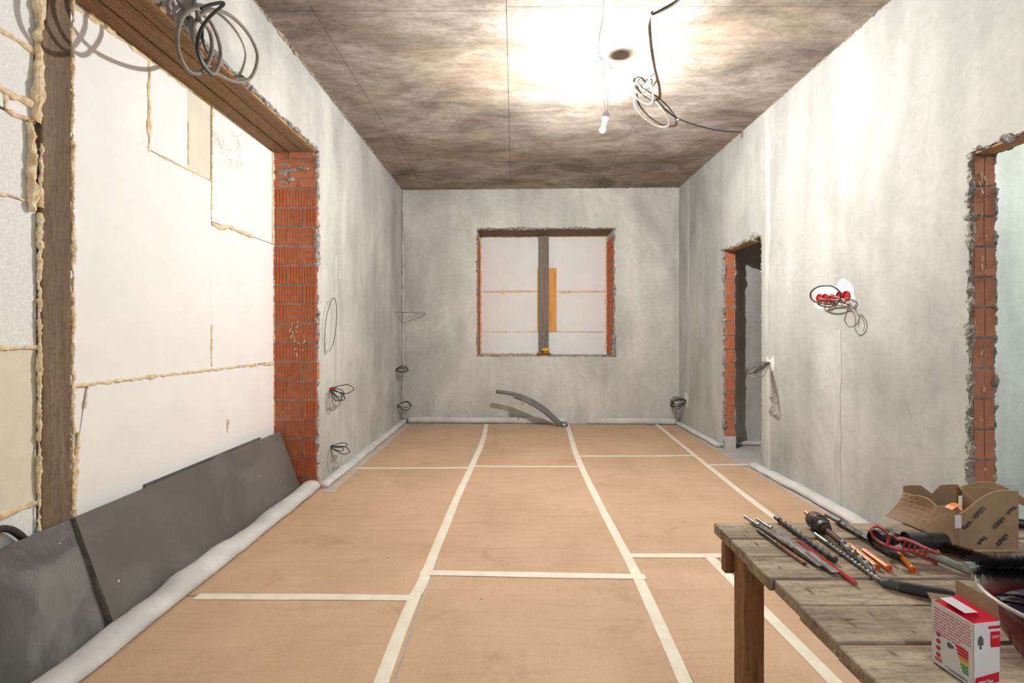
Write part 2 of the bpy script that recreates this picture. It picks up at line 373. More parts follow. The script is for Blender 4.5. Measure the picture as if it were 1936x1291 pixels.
def resample(pts, step):
    pts = [Vector(p) for p in pts]; out = [pts[0]]
    for a, b in zip(pts, pts[1:]):
        n = max(1, int((b - a).length / step))
        for i in range(1, n + 1): out.append(a.lerp(b, i / n))
    return out
def spline(pts, per=6, closed=False):
    P = [Vector(p) for p in pts]; n = len(P); out = []
    for i in range(n if closed else n - 1):
        g = lambda k: P[k % n] if closed else P[max(0, min(n - 1, k))]
        a, b, c, d = g(i - 1), g(i), g(i + 1), g(i + 2)
        for k in range(per):
            t = k / per
            out.append(0.5 * ((2 * b) + (c - a) * t + (2 * a - 5 * b + 4 * c - d) * t * t + (3 * b - a - 3 * c + d) * t ** 3))
    if not closed: out.append(P[-1])
    return out
def tag(o, label=None, cat=None, group=None, kind=None):
    if label: o['label'] = label
    if cat: o['category'] = cat
    if group: o['group'] = group
    if kind: o['kind'] = kind
    return o
def thing(name, label, cat, loc, group=None):
    o = bpy.data.objects.new(name, None); COL.objects.link(o); o.location = loc; o.empty_display_size = 0.05
    return tag(o, label, cat, group)
def place(me, name, parent, loc, rz=0.0):
    o = bpy.data.objects.new(name, me); COL.objects.link(o); o.parent = parent
    o.location = Vector(loc) - (root_loc(parent) if parent else Vector()); o.rotation_euler = (0, 0, rz); return o

# ------------------------------------------------------------------ the setting
YS = -2.6
floor = tag(MB().box((-1.95, YS, -0.12), (5.3, 7.6, 0.0)).build('floor', 'screed'), 'grey screed floor covered with taped tan hardboard sheets', 'floor', kind='structure')
wl = MB(); wl.box((-2.05, YJ, 0), (XL, 7.55, HC)); wl.box((-2.05, 0.3, 2.665), (XL, YJ, HC)); wl.box((-2.05, YS, 0), (XL, 0.3, HC))
wall_left = tag(wl.build('wall_left', 'plaster'), 'grey plastered wall on the left with a wide boarded opening', 'wall', kind='structure')
D1a, D1b, D2a, D2b, ZD, XO = 4.533, 5.357, 1.5, 2.467, 2.11, 2.357
wr = MB()
for a, b in ((YS, D2a), (D2b, D1a), (D1b, 6.9)): wr.box((XR, a, 0), (XO, b, HC))
for a, b in ((D2a, D2b), (D1a, D1b)): wr.box((XR, a, ZD), (XO, b, HC))
wall_right = tag(wr.build('wall_right', 'plaster_right'), 'pale grey plastered partition on the right with two rough doorways', 'wall', kind='structure')
WX0, WX1, WZ0, WZ1, WD = -0.505, 1.357, 0.915, 2.655, 0.48
wb = MB(); wb.box((-1.7, YB, 0), (WX0, YB + 0.55, HC)); wb.box((WX1, YB, 0), (2.6, YB + 0.55, HC))
wb.box((WX0, YB, 0), (WX1, YB + 0.55, WZ0)); wb.box((WX0, YB, WZ1), (WX1, YB + 0.55, HC)); wb.shear()
wall_back = tag(wb.build('wall_back', 'plaster_back'), 'grey plastered end wall with a square boarded window opening', 'wall', kind='structure')
tag(MB().box((-2.05, YS - 0.15, 0), (5.3, YS, HC)).build('wall_front', 'plaster'), 'plastered wall behind the viewer', 'wall', kind='structure')
tag(MB().box((5.2, YS, 0), (5.35, 7.4, HC)).build('wall_side', 'plaster_cool'), 'outer wall of the neighbouring rooms', 'wall', kind='structure')
tag(MB().box((XO, 4.08, 0), (5.2, 4.2, HC)).build('wall_partition', 'plaster_cool'), 'pale plastered wall seen through the wide doorway on the right', 'wall', kind='structure')
tag(MB().box((XO, 5.55, 0), (5.2, 5.7, HC)).build('wall_corridor', 'plaster'), 'dim grey wall seen through the narrow doorway', 'wall', kind='structure')
ceiling = tag(MB().box((-2.05, YS, HC + 0.012), (5.3, 7.5, HC + 0.15)).build('ceiling', 'ceiling'), 'raw brown-grey concrete ceiling with formwork panel joints', 'ceiling', kind='structure')
xs = [-2.05, -1.232, -0.047, 1.14, XR + 0.05, 3.7, 5.3]
ys = [YS, 0.64, 3.08, 5.52, 7.5]
G = 0.0035
for i in range(len(xs) - 1):
    off = 0.0 if i != 1 else 1.36
    yy = ys if i < 2 else [YS, 0.6, 3.04, 7.5]
    if i == 1: yy = [YS, 0.64, 3.08, 4.435, 7.5]
    for a, b in zip(yy, yy[1:]):
        MB().box((xs[i] + G / 2, a + G / 2, HC), (xs[i + 1] - G / 2, b - G / 2, HC + 0.013)).build('panel', 'ceiling', ceiling)

# floor sheets
def sheetbox(x0, x1, y0, y1):
    MB().box((x0 + 0.004, y0 + 0.004, 0), (x1 - 0.004, y1 - 0.004, 0.004)).build('hardboard_sheet', 'hardboard', floor)
CL, CM, CR = -0.42, 0.625, 1.785
for x0, x1, yy in ((-1.525, CL, [YS + .1, 0.2, 2.337, 4.564, 6.80]), (CL, CM, [YS + .1, 0.3, 2.55, 4.60, 6.80]),
                   (CM, CR, [2.77, 5.016, 6.76]), (CR, 2.12, [2.77, 4.69, 6.7]), (CM, 1.11, [YS + .1, 0.4, 2.77]), (1.11, 2.12, [YS + .1, 0.4, 2.77])):
    for a, b in zip(yy, yy[1:]):
        xx0 = x0 if (x0 > -1 or a < 3.9) else (-1.43 if a > 3.0 else x0)
        sheetbox(xx0, x1, a, b)

# ---- bricks: hollow ceramic blocks with vertical ribs, front face at local y = 0 facing -y
def ribbed(w, h, pitch=0.021, gw=0.0078, gd=0.0065, depth=0.05):
    n = max(2, int(w / pitch)); pit = w / n; prof = [(-w / 2, 0.0)]
    for k in range(1, n):
        c = -w / 2 + k * pit
        prof += [(c - gw / 2, 0.0), (c - gw / 4, gd), (c + gw / 4, gd), (c + gw / 2, 0.0)]
    prof += [(w / 2, 0.0), (w / 2, depth), (-w / 2, depth)]
    return MB().prism([(x, y, 0) for x, y in prof], (0, 0, h))
def brick_mesh(name, w, h, mat, **k):
    me = bpy.data.meshes.new(name); b = ribbed(w, h, **k)
    me.from_pydata(b.v, [], b.f); me.update(); me.materials.append(M[mat]); return me
BK = {(w_, m_): brick_mesh('brick', w_, 0.137, m_) for w_ in (0.100, 0.104, 0.226, 0.232) for m_ in ('brick',)}
# left jamb
jm = MB().box((-1.895, YJ - 0.0085, 0), (XL - 0.012, YJ + 0.03, 2.66)).build('mortar_bed', 'mortar', wall_left)
zt = 2.352; k = 0
while zt - 0.137 > -0.1:
    z0 = zt - 0.137; fl = k % 2
    for w_, xc in (((0.100, XF + 0.050), (0.226, XF + 0.100 + 0.015 + 0.108)) if fl == 0 else ((0.226, XF + 0.113), (0.100, XF + 0.226 + 0.017 + 0.046))):
        xx = xc + random.uniform(-.003, .003)
        o = place(BK[(w_, 'brick')], 'brick', wall_left, (xx - 0.004, YJ - 0.013 + random.uniform(-.003, .003), max(z0, -0.05)), random.uniform(-.01, .01))
    zt -= 0.1505; k += 1
solid = [brick_mesh('brick', w_, 0.066, 'brick_orange', gd=0.0004) for w_ in (0.118, 0.20)]
for c, zc in enumerate((2.364, 2.44, 2.516, 2.592)):
    a, b = (0, 1) if c % 2 else (1, 0)
    wa = (0.118, 0.20)[a]; wb_ = (0.118, 0.20)[b]
    place(solid[a], 'brick', wall_left, (XF + wa / 2 - 0.004, YJ - 0.010 - random.uniform(0, .008), zc), random.uniform(-.04, .04))
    place(solid[b], 'brick', wall_left, (XF + wa + 0.011 + wb_ / 2 - 0.004, YJ - 0.010 - random.uniform(0, .008), zc), random.uniform(-.04, .04))
sm = MB()
for j in range(9):
    z = random.uniform(2.40, 2.64); x = random.uniform(XF + .03, XL - .08)
    sm.bead([(x, YJ - 0.012, z), (x + random.uniform(.05, .12), YJ - 0.014, z + random.uniform(-.02, .02))], 0.02, j, flat=(1, YJ - 0.012, 0.5))
sm.build('mortar_smear', 'mortar', wall_left, smooth=True)
gl = MB()
for zc, x0, x1 in ((1.23, -1.76, -1.70), (1.12, -1.75, -1.63), (1.27, -1.75, -1.70)):
    for j in range(6):
        x = random.uniform(x0, x1); z = zc + random.uniform(-.05, .05)
        gl.bead([(x, YJ - 0.016, z), (x + .012, YJ - .016, z + random.uniform(-.03, .03))], 0.006, j, flat=(1, YJ - .014, 0.6))
gl.build('foam_splash', 'pu', wall_left, smooth=True)
# broken plaster along the left opening
rim = MB(); rim.bead([(XL - 0.004, YJ + 0.005, 0.0), (XL - 0.004, YJ + 0.005, 2.66)], 0.022, 3, amp=0.9, step=0.014)
rim.bead([(XL - 0.002, YJ, 2.665), (XL - 0.002, 0.3, 2.665)], 0.018, 4, amp=0.9, step=0.014)
rim.build('broken_plaster_edge', 'rough_plaster', wall_left)
# boarded underside of the lintel with plaster netting
pw = 0.104
for j in range(3):
    x0 = XF - 0.005 + j * (pw + 0.011)
    MB().cbox((x0, 0.3, 2.645 + 0.003 * (j % 2)), (x0 + pw, YJ - 0.004, 2.668), 0.003).build('plank', 'soffit', wall_left)
net = MB(); P = 0.030; zn = 2.641
x0, x1 = XF - 0.005, XL - 0.02; y0, y1 = 1.2, YJ - 0.01; wdt = x1 - x0
yk = y0 - wdt * 1.7
while yk < y1:
    for sg in (1, -1):
        a = Vector((x0 if sg > 0 else x1, yk, zn)); b = Vector((x1 if sg > 0 else x0, yk + wdt * 1.7, zn))
        if a.y < y0: t = (y0 - a.y) / (b.y - a.y); a = a.lerp(b, t)
        if b.y > y1: t = (y1 - a.y) / (b.y - a.y); b = a.lerp(b, t)
        if a.y < b.y: net.tube([a, b], 0.0010, 3, cap=False)
    yk += P
tag(net.build('wire_netting', 'netting', wall_left), kind='stuff')
# loose curl of netting hanging at the far corner
ln = MB()
for j in range(9):
    c = Vector((XF + 0.02, 3.25 + random.uniform(-.12, .15), 2.43 + random.uniform(-.09, .12)))
    ln.tube(spline([c + Vector((random.uniform(0, .02), random.uniform(-.09, .09), random.uniform(-.06, .06))) for _ in range(5)], 4), 0.0006, 3, cap=False)
tag(ln.build('loose_netting', 'netting', wall_left), kind='stuff')

# ---- right-hand doorways
def door_jamb(yj, mat, gw, pitch, seed, splash=False):
    me = brick_mesh('brick', 0.098, 0.136, mat, pitch=pitch, gw=gw)
    MB().box((XR + 0.008, yj - 0.0075, 0), (XO - 0.008, yj + 0.03, ZD)).build('mortar_bed', 'mortar', wall_right)
    z = 0.02; k = 0
    while z + 0.136 < ZD + 0.03:
        place(me, 'brick', wall_right, ((XR + XO) / 2 + 0.004 + random.uniform(-.004, .004), yj - 0.012 + random.uniform(-.004, .004), z), random.uniform(-.02, .02))
        z += 0.1485; k += 1
    e = MB()
    e.bead([(XR + 0.004, yj - 0.002, 0), (XR + 0.004, yj - 0.002, ZD)], 0.019, seed, amp=1.0, step=0.012)
    e.bead([(XO - 0.004, yj - 0.002, 0), (XO - 0.004, yj - 0.002, ZD)], 0.014, seed + 1, amp=1.0, step=0.012)
    e.build('broken_plaster_edge', 'rough_plaster', wall_right)
    if splash:
        f = MB()
        for j in range(22):
            z = random.choice((random.uniform(1.7, 2.0), random.uniform(0.3, 2.0))); x = (XR + XO) / 2 + random.uniform(-.02, .01)
            f.bead([(x, yj - 0.014, z), (x + random.uniform(-.01, .01), yj - .014, z + random.uniform(.005, .03))], 0.005, j)
        f.build('foam_splash', 'pu', wall_right, smooth=True)
door_jamb(D1b, 'brick_orange', 0.004, 0.0205, 11)
door_jamb(D2b, 'brick_pale', 0.006, 0.033, 21, True)
for (a, b, sd) in ((D1a, D1b, 31), (D2a, D2b, 41)):
    e = MB(); e.bead([(XR + 0.004, a, ZD + 0.004), (XR + 0.004, b, ZD + 0.004)], 0.024, sd, amp=1.1, step=0.012)
    e.bead([(XO - 0.004, a, ZD + 0.004), (XO - 0.004, b, ZD + 0.004)], 0.014, sd + 2, amp=1.0, step=0.012)
    e.bead([(XR + 0.003, a, 0), (XR + 0.003, a, ZD)], 0.010, sd + 3, amp=1.0, step=0.012)
    e.bead([(XO - 0.003, a, 0), (XO - 0.003, a, ZD)], 0.010, sd + 4, amp=1.0, step=0.012)
    e.build('broken_plaster_edge', 'rough_plaster', wall_right)
    MB().box((XR + 0.012, a + 0.002, ZD - 0.012), (XO - 0.012, b - 0.02, ZD + 0.004)).build('lintel_board', 'soffit', wall_right)
MB().box((XR + 0.006, D1b - 0.025, 0), (XO - 0.004, D1b - 0.008, 0.13)).build('foam_pad', 'edge_foam', wall_right)
# filled cable chases: slightly proud strips of filler
def chase(pts, wd, name='filler_strip', wall=wall_right, x=XR, sg=-1, mat='patch', seed=0):
    P = resample(pts, 0.05); row0 = []; row1 = []
    for p in P:
        a = wd * (0.5 + 0.25 * noise.noise(Vector((p[1] * 9, p[2] * 7, seed)))); b = wd * (0.5 + 0.25 * noise.noise(Vector((p[1] * 9 + 40, p[2] * 7, seed))))
        row0.append((x + sg * 0.0015, p[1] - a, p[2])); row1.append((x + sg * 0.0015, p[1] + b, p[2]))
    MB().sheet([row0, row1], 0.003).build(name, mat, wall)
chase([(0, 3.47, 0.03), (0, 3.47, 1.25)], 0.075, seed=1)
chase([(0, 4.42, 0.03), (0, 4.42, 3.18)], 0.085, seed=2)
chase([(0, 6.45, 0.25), (0, 6.45, 3.18)], 0.06, seed=3)
chase([(0, 4.87, 0.06), (0, 4.87, 1.5)], 0.05, 'filler_strip', wall_left, XL, 1, seed=4)
chase([(0, 4.35, 0.05), (0, 4.35, 1.9)], 0.05, 'filler_strip', wall_left, XL, 1, seed=5)
# lumpy corner joint of the back wall
cj = MB(); cj.bead([(XL + 0.02, YB - SH * -1.52 + 0.0, 0.05), (XL + 0.02, YB - SH * -1.52, HC)], 0.022, 5, amp=0.8)
for p in cj.v: p.y = (YB + SH * p.x) + (p.y - YB - SH * p.x) * 0.3
cj.build('corner_joint', 'patch', wall_back, smooth=True)
# ceiling to wall junction crumbs
cr = MB(); cr.bead([(XL + 0.005, YS + 0.2, HC), (XL + 0.005, 6.9, HC)], 0.011, 6, amp=1.2, step=0.02); cr.build('mortar_joint', 'mortar', wall_left)
cr = MB(); cr.bead([(XR - 0.003, YS + 0.2, HC), (XR - 0.003, 6.75, HC)], 0.007, 8, amp=1.2, step=0.02); cr.build('mortar_joint', 'mortar', wall_right)
cr = MB(); cr.bead([(XL, YB - 0.003, HC), (XR, YB - 0.003, HC)], 0.008, 9, amp=1.2, step=0.02).shear(); cr.build('mortar_joint', 'mortar', wall_back)

# ---- window opening in the back wall
for sx, xw, rz in ((-1, WX0, PI / 2), (1, WX1, -PI / 2)):
    z = WZ0 + 0.01; k = 0
    while z < WZ1 - 0.1:
        for yo in ((0.135, 0.39) if k % 2 else (0.26,)):
            o = place(BK[(0.232, 'brick')], 'brick', wall_back, (xw - sx * 0.010, YB + SH * xw + yo, z), rz)
        if not k % 2: 
            place(BK[(0.104, 'brick')], 'brick', wall_back, (xw - sx * 0.010, YB + SH * xw + 0.075, z), rz)
            place(BK[(0.104, 'brick')], 'brick', wall_back, (xw - sx * 0.010, YB + SH * xw + 0.445, z), rz)
        z += 0.149; k += 1
we = MB()
we.bead([(WX0, YB, WZ0), (WX0, YB, WZ1)], 0.014, 51, amp=1.0, step=0.014); we.bead([(WX1, YB, WZ0), (WX1, YB, WZ1)], 0.024, 52, amp=1.0, step=0.014)
we.bead([(WX0, YB, WZ1), (WX1, YB, WZ1)], 0.016, 53, amp=1.0, step=0.014); we.bead([(WX0, YB, WZ0), (WX1, YB, WZ0)], 0.010, 54, amp=1.0, step=0.014)
we.shear(); we.build('broken_plaster_edge', 'rough_plaster', wall_back)
MB().box((WX0 + 0.012, YB + 0.01, WZ1 - 0.014), (WX1 - 0.012, YB + WD, WZ1 + 0.004)).shear().build('lintel_board', 'post', wall_back)

# ------------------------------------------------------------------ polystyrene in the window
YF = YB + WD
win = thing('foam_boarding', 'white polystyrene boards with foam seams filling the square window opening', 'insulation', (0.43, YF + SH * 0.43, WZ0))
PXL, PXR = 0.40, 0.50
zA, zB = CH + (V0 - 552) / F * YF, CH + (V0 - 627) / F * YF
wbm = lambda x0, x1, z0, z1, d=0.0: MB().box((x0 + .003, YF + d, z0 + .003), (x1 - .003, YF + 0.05, z1 - .003)).shear().build('foam_board', 'eps', win)
wbm(WX0, 0.45, zA, WZ1); wbm(0.45, WX1, zA, WZ1, 0.003); wbm(WX0, 0.45, zB, zA, 0.002); wbm(0.45, WX1, zB, zA); wbm(WX0, 0.45, WZ0, zB); wbm(0.45, WX1, WZ0, zB, 0.003)
def wseam(pts, r, sd): MB().bead([(x, YF - 0.002, z) for x, z in pts], r, sd, flat=(1, YF, 0.55), step=0.016).shear().build('foam_seam', 'pu', win)
wseam([(WX0 + .05, zA), (0.36, zA + 0.012)], 0.022, 1); wseam([(0.66, zA), (WX1 - .03, zA + .01)], 0.024, 2)
wseam([(WX0 + .03, zB), (0.3, zB)], 0.012, 3); wseam([(0.66, zB), (WX1 - .05, zB - .01)], 0.010, 4)
wseam([(WX0 + .016, WZ0 + .02), (WX0 + .016, WZ1 - .02)], 0.024, 5); wseam([(WX1 - .018, WZ0 + .05), (WX1 - .018, WZ1 - .02)], 0.024, 6)
wseam([(WX0 + .02, WZ1 - .02), (WX1 - .02, WZ1 - .02)], 0.016, 7); wseam([(WX0 + .02, WZ0 + .015), (0.3, WZ0 + .012)], 0.016, 8)
p = onY(1052, 507, YF - 0.02); q = onY(1016, 627, YF - 0.02)
MB().cbox((q.x, YF - 0.022, q.z), (p.x, YF - 0.002, p.z), 0.003).shear().build('plywood_board', 'osb')
pb = bpy.context.scene.objects['plywood_board']; tag(pb, 'short orange plywood board behind the window post', 'board')
wp = MB().cbox((0.36, YF - 0.085, WZ0), (0.50, YF - 0.024, WZ1 - 0.014), 0.004).shear().build('timber_post', 'post_grey')
tag(wp, 'grey weathered timber post standing in the window opening', 'post')
# small tool on the sill
c = Vector((0.43, YF - 0.17 + SH * .43, WZ0))
tl = thing('hand_plane', 'small orange tool with yellow knob on the window sill', 'tool', c)
MB().cbox((c.x - .11, c.y - .035, c.z + 0.012), (c.x + .09, c.y + .035, c.z + .035), 0.01).build('body', 'tool_orange', tl)
MB().lathe([(0.0, 0.03), (0.02, 0.03), (0.022, 0.05), (0.05, 0.06), (0.055, 0.08), (0.035, 0.1), (0.0, 0.104)], (c.x + .02, c.y, c.z), 16).build('knob', 'yellow', tl, smooth=True)
MB().cbox((c.x - .12, c.y - .04, c.z + .001), (c.x + .1, c.y + .04, c.z + .012), 0.004).build('sole', 'dark_steel', tl)

# ------------------------------------------------------------------ polystyrene in the left opening
lft = thing('foam_boarding', 'large white polystyrene boards with foam seams closing the tall opening on the left', 'insulation', (XF, 2.9, 0))
def fb(y0, y1, z0, z1, mat='eps', d=0.0, poly=None):
    if poly: MB().prism([(XF - d, y, z) for y, z in poly], (-0.05, 0, 0)).build('foam_board', mat, lft)
    else: MB().box((XF - d, y0 + .003, z0 + .003), (XF - 0.055, y1 - .003, z1 - .003)).build('foam_board', mat, lft)
YP0, YP1 = 1.985, 2.118
fb(0, 0, 0, 0, d=0.0, poly=[(2.12, 1.003), (3.117, 1.003), (3.117, 2.167), (2.582, 2.167), (2.582, 2.657), (2.12, 2.657)]); fb(2.585, 2.90, 2.17, 2.66, d=0.001); fb(2.90, 3.12, 2.17, 2.66, 'eps_cream', 0.004)
fb(3.12, YJ - .035, 1.92, 2.66, d=0.002); fb(YJ - .035, YJ - .001, 1.92, 2.66, 'eps_cream', 0.0); fb(3.12, YJ - .001, 1.0, 1.92, d=0.003)
fb(0, 0, 0, 0, d=0.001, poly=[(2.155, 0.0), (YJ - .001, 0.0), (YJ - .001, 0.994), (2.215, 0.997), (2.145, 0.6)])
fb(0, 0, 0, 0, d=0.004, poly=[(2.12, 0.79), (2.175, 0.79), (2.208, 0.997), (2.12, 0.997)])
fb(0, 0, 0, 0, d=0.006, poly=[(2.12, 0.0), (2.15, 0.0), (2.138, 0.6), (2.17, 0.784), (2.12, 0.784)])
for (y0, y1, z0, z1, m_) in ((1.2, 1.983, 2.335, 2.66, 'eps_cool'), (1.2, 1.97, 2.12, 2.33, 'eps_cool'), (1.2, 1.965, 1.74, 2.05, 'eps_cool'), (1.2, 1.983, 1.172, 1.735, 'eps_cool'),
                             (1.2, 1.983, 0.56, 1.168, 'eps_cream'), (1.2, 1.983, 0.0, 0.555, 'eps_cool'), (1.86, 1.965, 2.055, 2.115, 'eps'), (0.3, 1.2, 0, 0.9, 'eps_cool'), (0.3, 1.2, 0.9, 1.8, 'eps_cool'), (0.3, 1.2, 1.8, 2.66, 'eps_cool'), (1.2, 1.855, 2.055, 2.115, 'eps')):
    fb(y0, y1, z0, z1, m_, random.uniform(0, .003))
def seam(pts, r, sd): MB().bead([(XF + 0.002, y, z) for y, z in pts], r, sd, flat=(0, XF, 0.6), step=max(0.006, r * .6)).build('foam_seam', 'pu', lft)
seam([(2.12, 1.0), (3.12, 1.0)], 0.012, 1); seam([(3.12, 1.0), (YJ - .02, 0.99)], 0.014, 2); seam([(3.12, 1.02), (3.12, 1.28)], 0.012, 3)
seam([(3.12, 1.91), (3.2, 1.9), (3.32, 1.925), (3.6, 1.92)], 0.018, 4); seam([(3.12, 1.93), (3.13, 2.65)], 0.010, 5); seam([(2.66, 2.165), (3.13, 2.17)], 0.007, 6)
seam([(2.585, 2.16), (2.585, 2.65)], 0.016, 7); seam([(2.9, 2.2), (2.90, 2.45)], 0.009, 8); seam([(2.215, 1.0), (2.20, 0.9)], 0.016, 9); seam([(2.17, 0.8), (2.15, 0.62), (2.148, 0.4)], 0.015, 10)
seam([(YJ - .035, 1.92), (YJ - .035, 2.64)], 0.009, 11); seam([(YJ - .008, 0.5), (YJ - .006, 2.64)], 0.013, 12); seam([(2.0, 2.62), (3.0, 2.645), (3.9, 2.65)], 0.014, 13)
seam([(3.29, .57), (3.3, .66)], 0.018, 14); seam([(2.22, 2.648), (2.35, 2.63)], 0.028, 15); seam([(2.125, 0.45), (2.125, 0.62)], 0.022, 16)
seam([(1.6, 2.335), (1.82, 2.335), (1.98, 2.33)], 0.016, 17); seam([(1.6, 2.12), (1.97, 2.118)], 0.022, 18); seam([(1.86, 2.05), (1.97, 2.05)], 0.018, 19); seam([(1.6, 1.738), (1.97, 1.737)], 0.014, 20)
seam([(1.6, 1.17), (1.98, 1.17)], 0.010, 21); seam([(1.6, 0.557), (1.99, 0.557)], 0.016, 22); seam([(1.86, 2.05), (1.855, 2.12)], 0.016, 23)
ps = MB()
def pseam(pts, r, sd): MB().bead(pts, r, sd, step=r * .6).build('foam_seam', 'pu', lft)
pseam([(XF + .012, YP1 + .01, 0.4), (XF + .012, YP1 + .006, 2.64)], 0.013, 61)
pseam([(XF + .010, YP0 - .008, 0.4), (XF + .010, YP0 - .004, 1.7)], 0.012, 62); pseam([(XF + .010, YP0 - .012, 2.05), (XF + .010, YP0 - .012, 2.64)], 0.026, 63)
pseam([(XF + .012, YP0 - .035, 1.70), (XF + .012, YP0 - .04, 2.05)], 0.020, 64); pseam([(XF + .014, YP0 - .006, 1.72), (XF + .014, YP0 - .002, 1.98)], 0.012, 65)
ob = MB().cbox((XF - .04, 1.968, 1.745), (XF - .022, 1.984, 2.05), .002).build('plywood_board', 'osb'); tag(ob, 'sliver of orange plywood showing beside the tall timber post on the left', 'board')
po = MB().cbox((XF - 0.05, YP0, 0.0), (XF + 0.014, YP1, 2.645), 0.004).build('timber_post', 'post'); tag(po, 'tall brown timber post standing in the wide left opening', 'post')

# ------------------------------------------------------------------ boards leaning in the left opening
def leaning(name, label, y0, y1, xb, xt, h, th, mat, part_edge=True, z0=0.0):
    r = thing(name, label, 'board', (xb, (y0 + y1) / 2, z0))
    a = Vector((xb, 0, z0)); b = Vector((xt, 0, z0 + h)); d = (b - a).normalized(); nn = Vector((d.z, 0, -d.x))
    off = lambda p, y, t: Vector((p.x, y, p.z)) + nn * t
    MB().add([off(a, y0, 0), off(a, y1, 0), off(b, y1, 0), off(b, y0, 0), off(a, y0, -.003), off(a, y1, -.003), off(b, y1, -.003), off(b, y0, -.003)],
             [(0, 1, 2, 3), (7, 6, 5, 4), (0, 4, 5, 1), (1, 5, 6, 2), (2, 6, 7, 3), (3, 7, 4, 0)]).build('facing', mat, r)
    k = MB(); rows = []
    for i in range(15):
        f_ = i / 14; rows.append(a.lerp(b, f_))
    V = []; fs = []
    for i, p in enumerate(rows):
        jy = 0.006 * noise.noise(Vector((i * .9, y0 * 5, 1)))
        V += [off(p, y0 - .002 + max(jy, -.002), -.003), off(p, y0 - .002 + max(jy, -.002), -th), off(p, y1, -th), off(p, y1, -.003)]
    for i in range(14):
        o = i * 4
        for j in range(4): fs.append((o + j, o + (j + 1) % 4, o + 4 + (j + 1) % 4, o + 4 + j))
    fs += [(3, 2, 1, 0), (56, 57, 58, 59)]
    k.add(V, fs).build('core', 'board_edge', r)
    return r
leaning('backer_board', 'long smooth grey backer board leaning foremost against the polystyrene', 2.085, YJ - 0.035, -1.653, -1.822, 0.462, 0.025, 'board_front')
leaning('backer_board', 'ribbed grey backer board with glossy patches leaning at the lower left edge', 0.75, 2.45, -1.684, -1.838, 0.455, 0.02, 'board_rear')
leaning('backer_board', 'thin dark board peeping out above the long smooth grey backer board', 2.55, 3.70, -1.722, -1.868, 0.462, 0.012, 'board_rear')
cd = MB().tube(spline([(-1.862, 1.62, .16), (-1.856, 1.74, .48), (-1.855, 1.80, .52), (-1.856, 1.88, .475), (-1.862, 2.0, .3)], 8), 0.013, 10).build('conduit', 'black', loc=(-1.86, 1.8, .16), smooth=True)
tag(cd, 'black conduit end arching behind the ribbed board at the left edge', 'conduit')

# ------------------------------------------------------------------ grey foam edging rolls along the walls
def roll(pts, r, label, seed, kx=1.0, kz=0.62):
    b = MB(); P = resample(pts, 0.045); b.tube(P, r, 16)
    for v in b.v:
        n_ = noise.noise(Vector((v.x * 4, v.y * 4, seed))) * r * 0.30 + noise.noise(Vector((v.x * 14, v.y * 14, seed))) * r * 0.10
        sx = noise.noise(Vector((v.y * 2.2, v.x * 2.2, seed + 7))) * r * 0.22
        v.z = max(0.0045, 0.0045 + v.z * kz + (n_ if v.z > 0.01 else 0)); v.x += sx * 0.5
    c = P[len(P) // 2]
    return tag(b.build('foam_edging', 'edge_foam', loc=(c.x, c.y, 0), smooth=True), label, 'edging', 'grey foam edging rolls along the walls')
roll([(-1.580, 0.4, 0.035), (-1.580, 2.2, 0.035), (-1.580, 3.92, 0.04)], 0.070, 'grey foam edging roll along the foot of the leaning boards', 1)
roll([(XL + 0.035, 3.96, 0.03), (XL + 0.035, 6.86, 0.03)], 0.048, 'grey foam edging roll at the foot of the left plaster wall', 2)
roll([(XL + 0.10, YB - 0.052 - SH * 1.5, 0.03), (0.72, YB - 0.052 + SH * .72, 0.03)], 0.040, 'grey foam edging roll under the window, left of the grey pipes', 3, 1, 1.15)
roll([(0.99, YB - 0.02 + SH, 0.012), (1.2, YB - 0.052 + SH * 1.2, 0.03), (XR - 0.06, YB - 0.052 + SH * 2.2, 0.03)], 0.040, 'grey foam edging roll at the back wall, right of the grey pipes', 4, 1, 1.15)
roll([(XR - 0.035, 6.72, 0.03), (XR - 0.035, D1b + .03, 0.03)], 0.042, 'grey foam edging roll between the back corner and the narrow doorway', 5)
roll([(XR - 0.035, D1a + .06, 0.01), (XR - 0.035, D1a - .3, 0.03), (XR - 0.035, 3.4, 0.035), (XR - 0.035, D2b, 0.035)], 0.052, 'grey foam edging roll along the right wall between the two doorways', 6)
roll([(2.42, 5.51, 0.02), (3.6, 5.51, 0.02)], 0.04, 'grey foam edging roll in the dim room behind the narrow doorway', 7)
fm = MB()
ra, rb = [], []
for i in range(24):
    y = 3.85 + i * 0.125; ra.append((XL + 0.075, y, 0.0065)); rb.append((XL + 0.155 + 0.02 * noise.noise(Vector((y * 3, 0, 2))), y, 0.0055))
tag(fm.sheet([ra, rb], 0.0012).build('plastic_film', 'film', loc=(XL + .11, 5.3, 0.006)), 'pale plastic film strip beside the left foam edging', 'film')

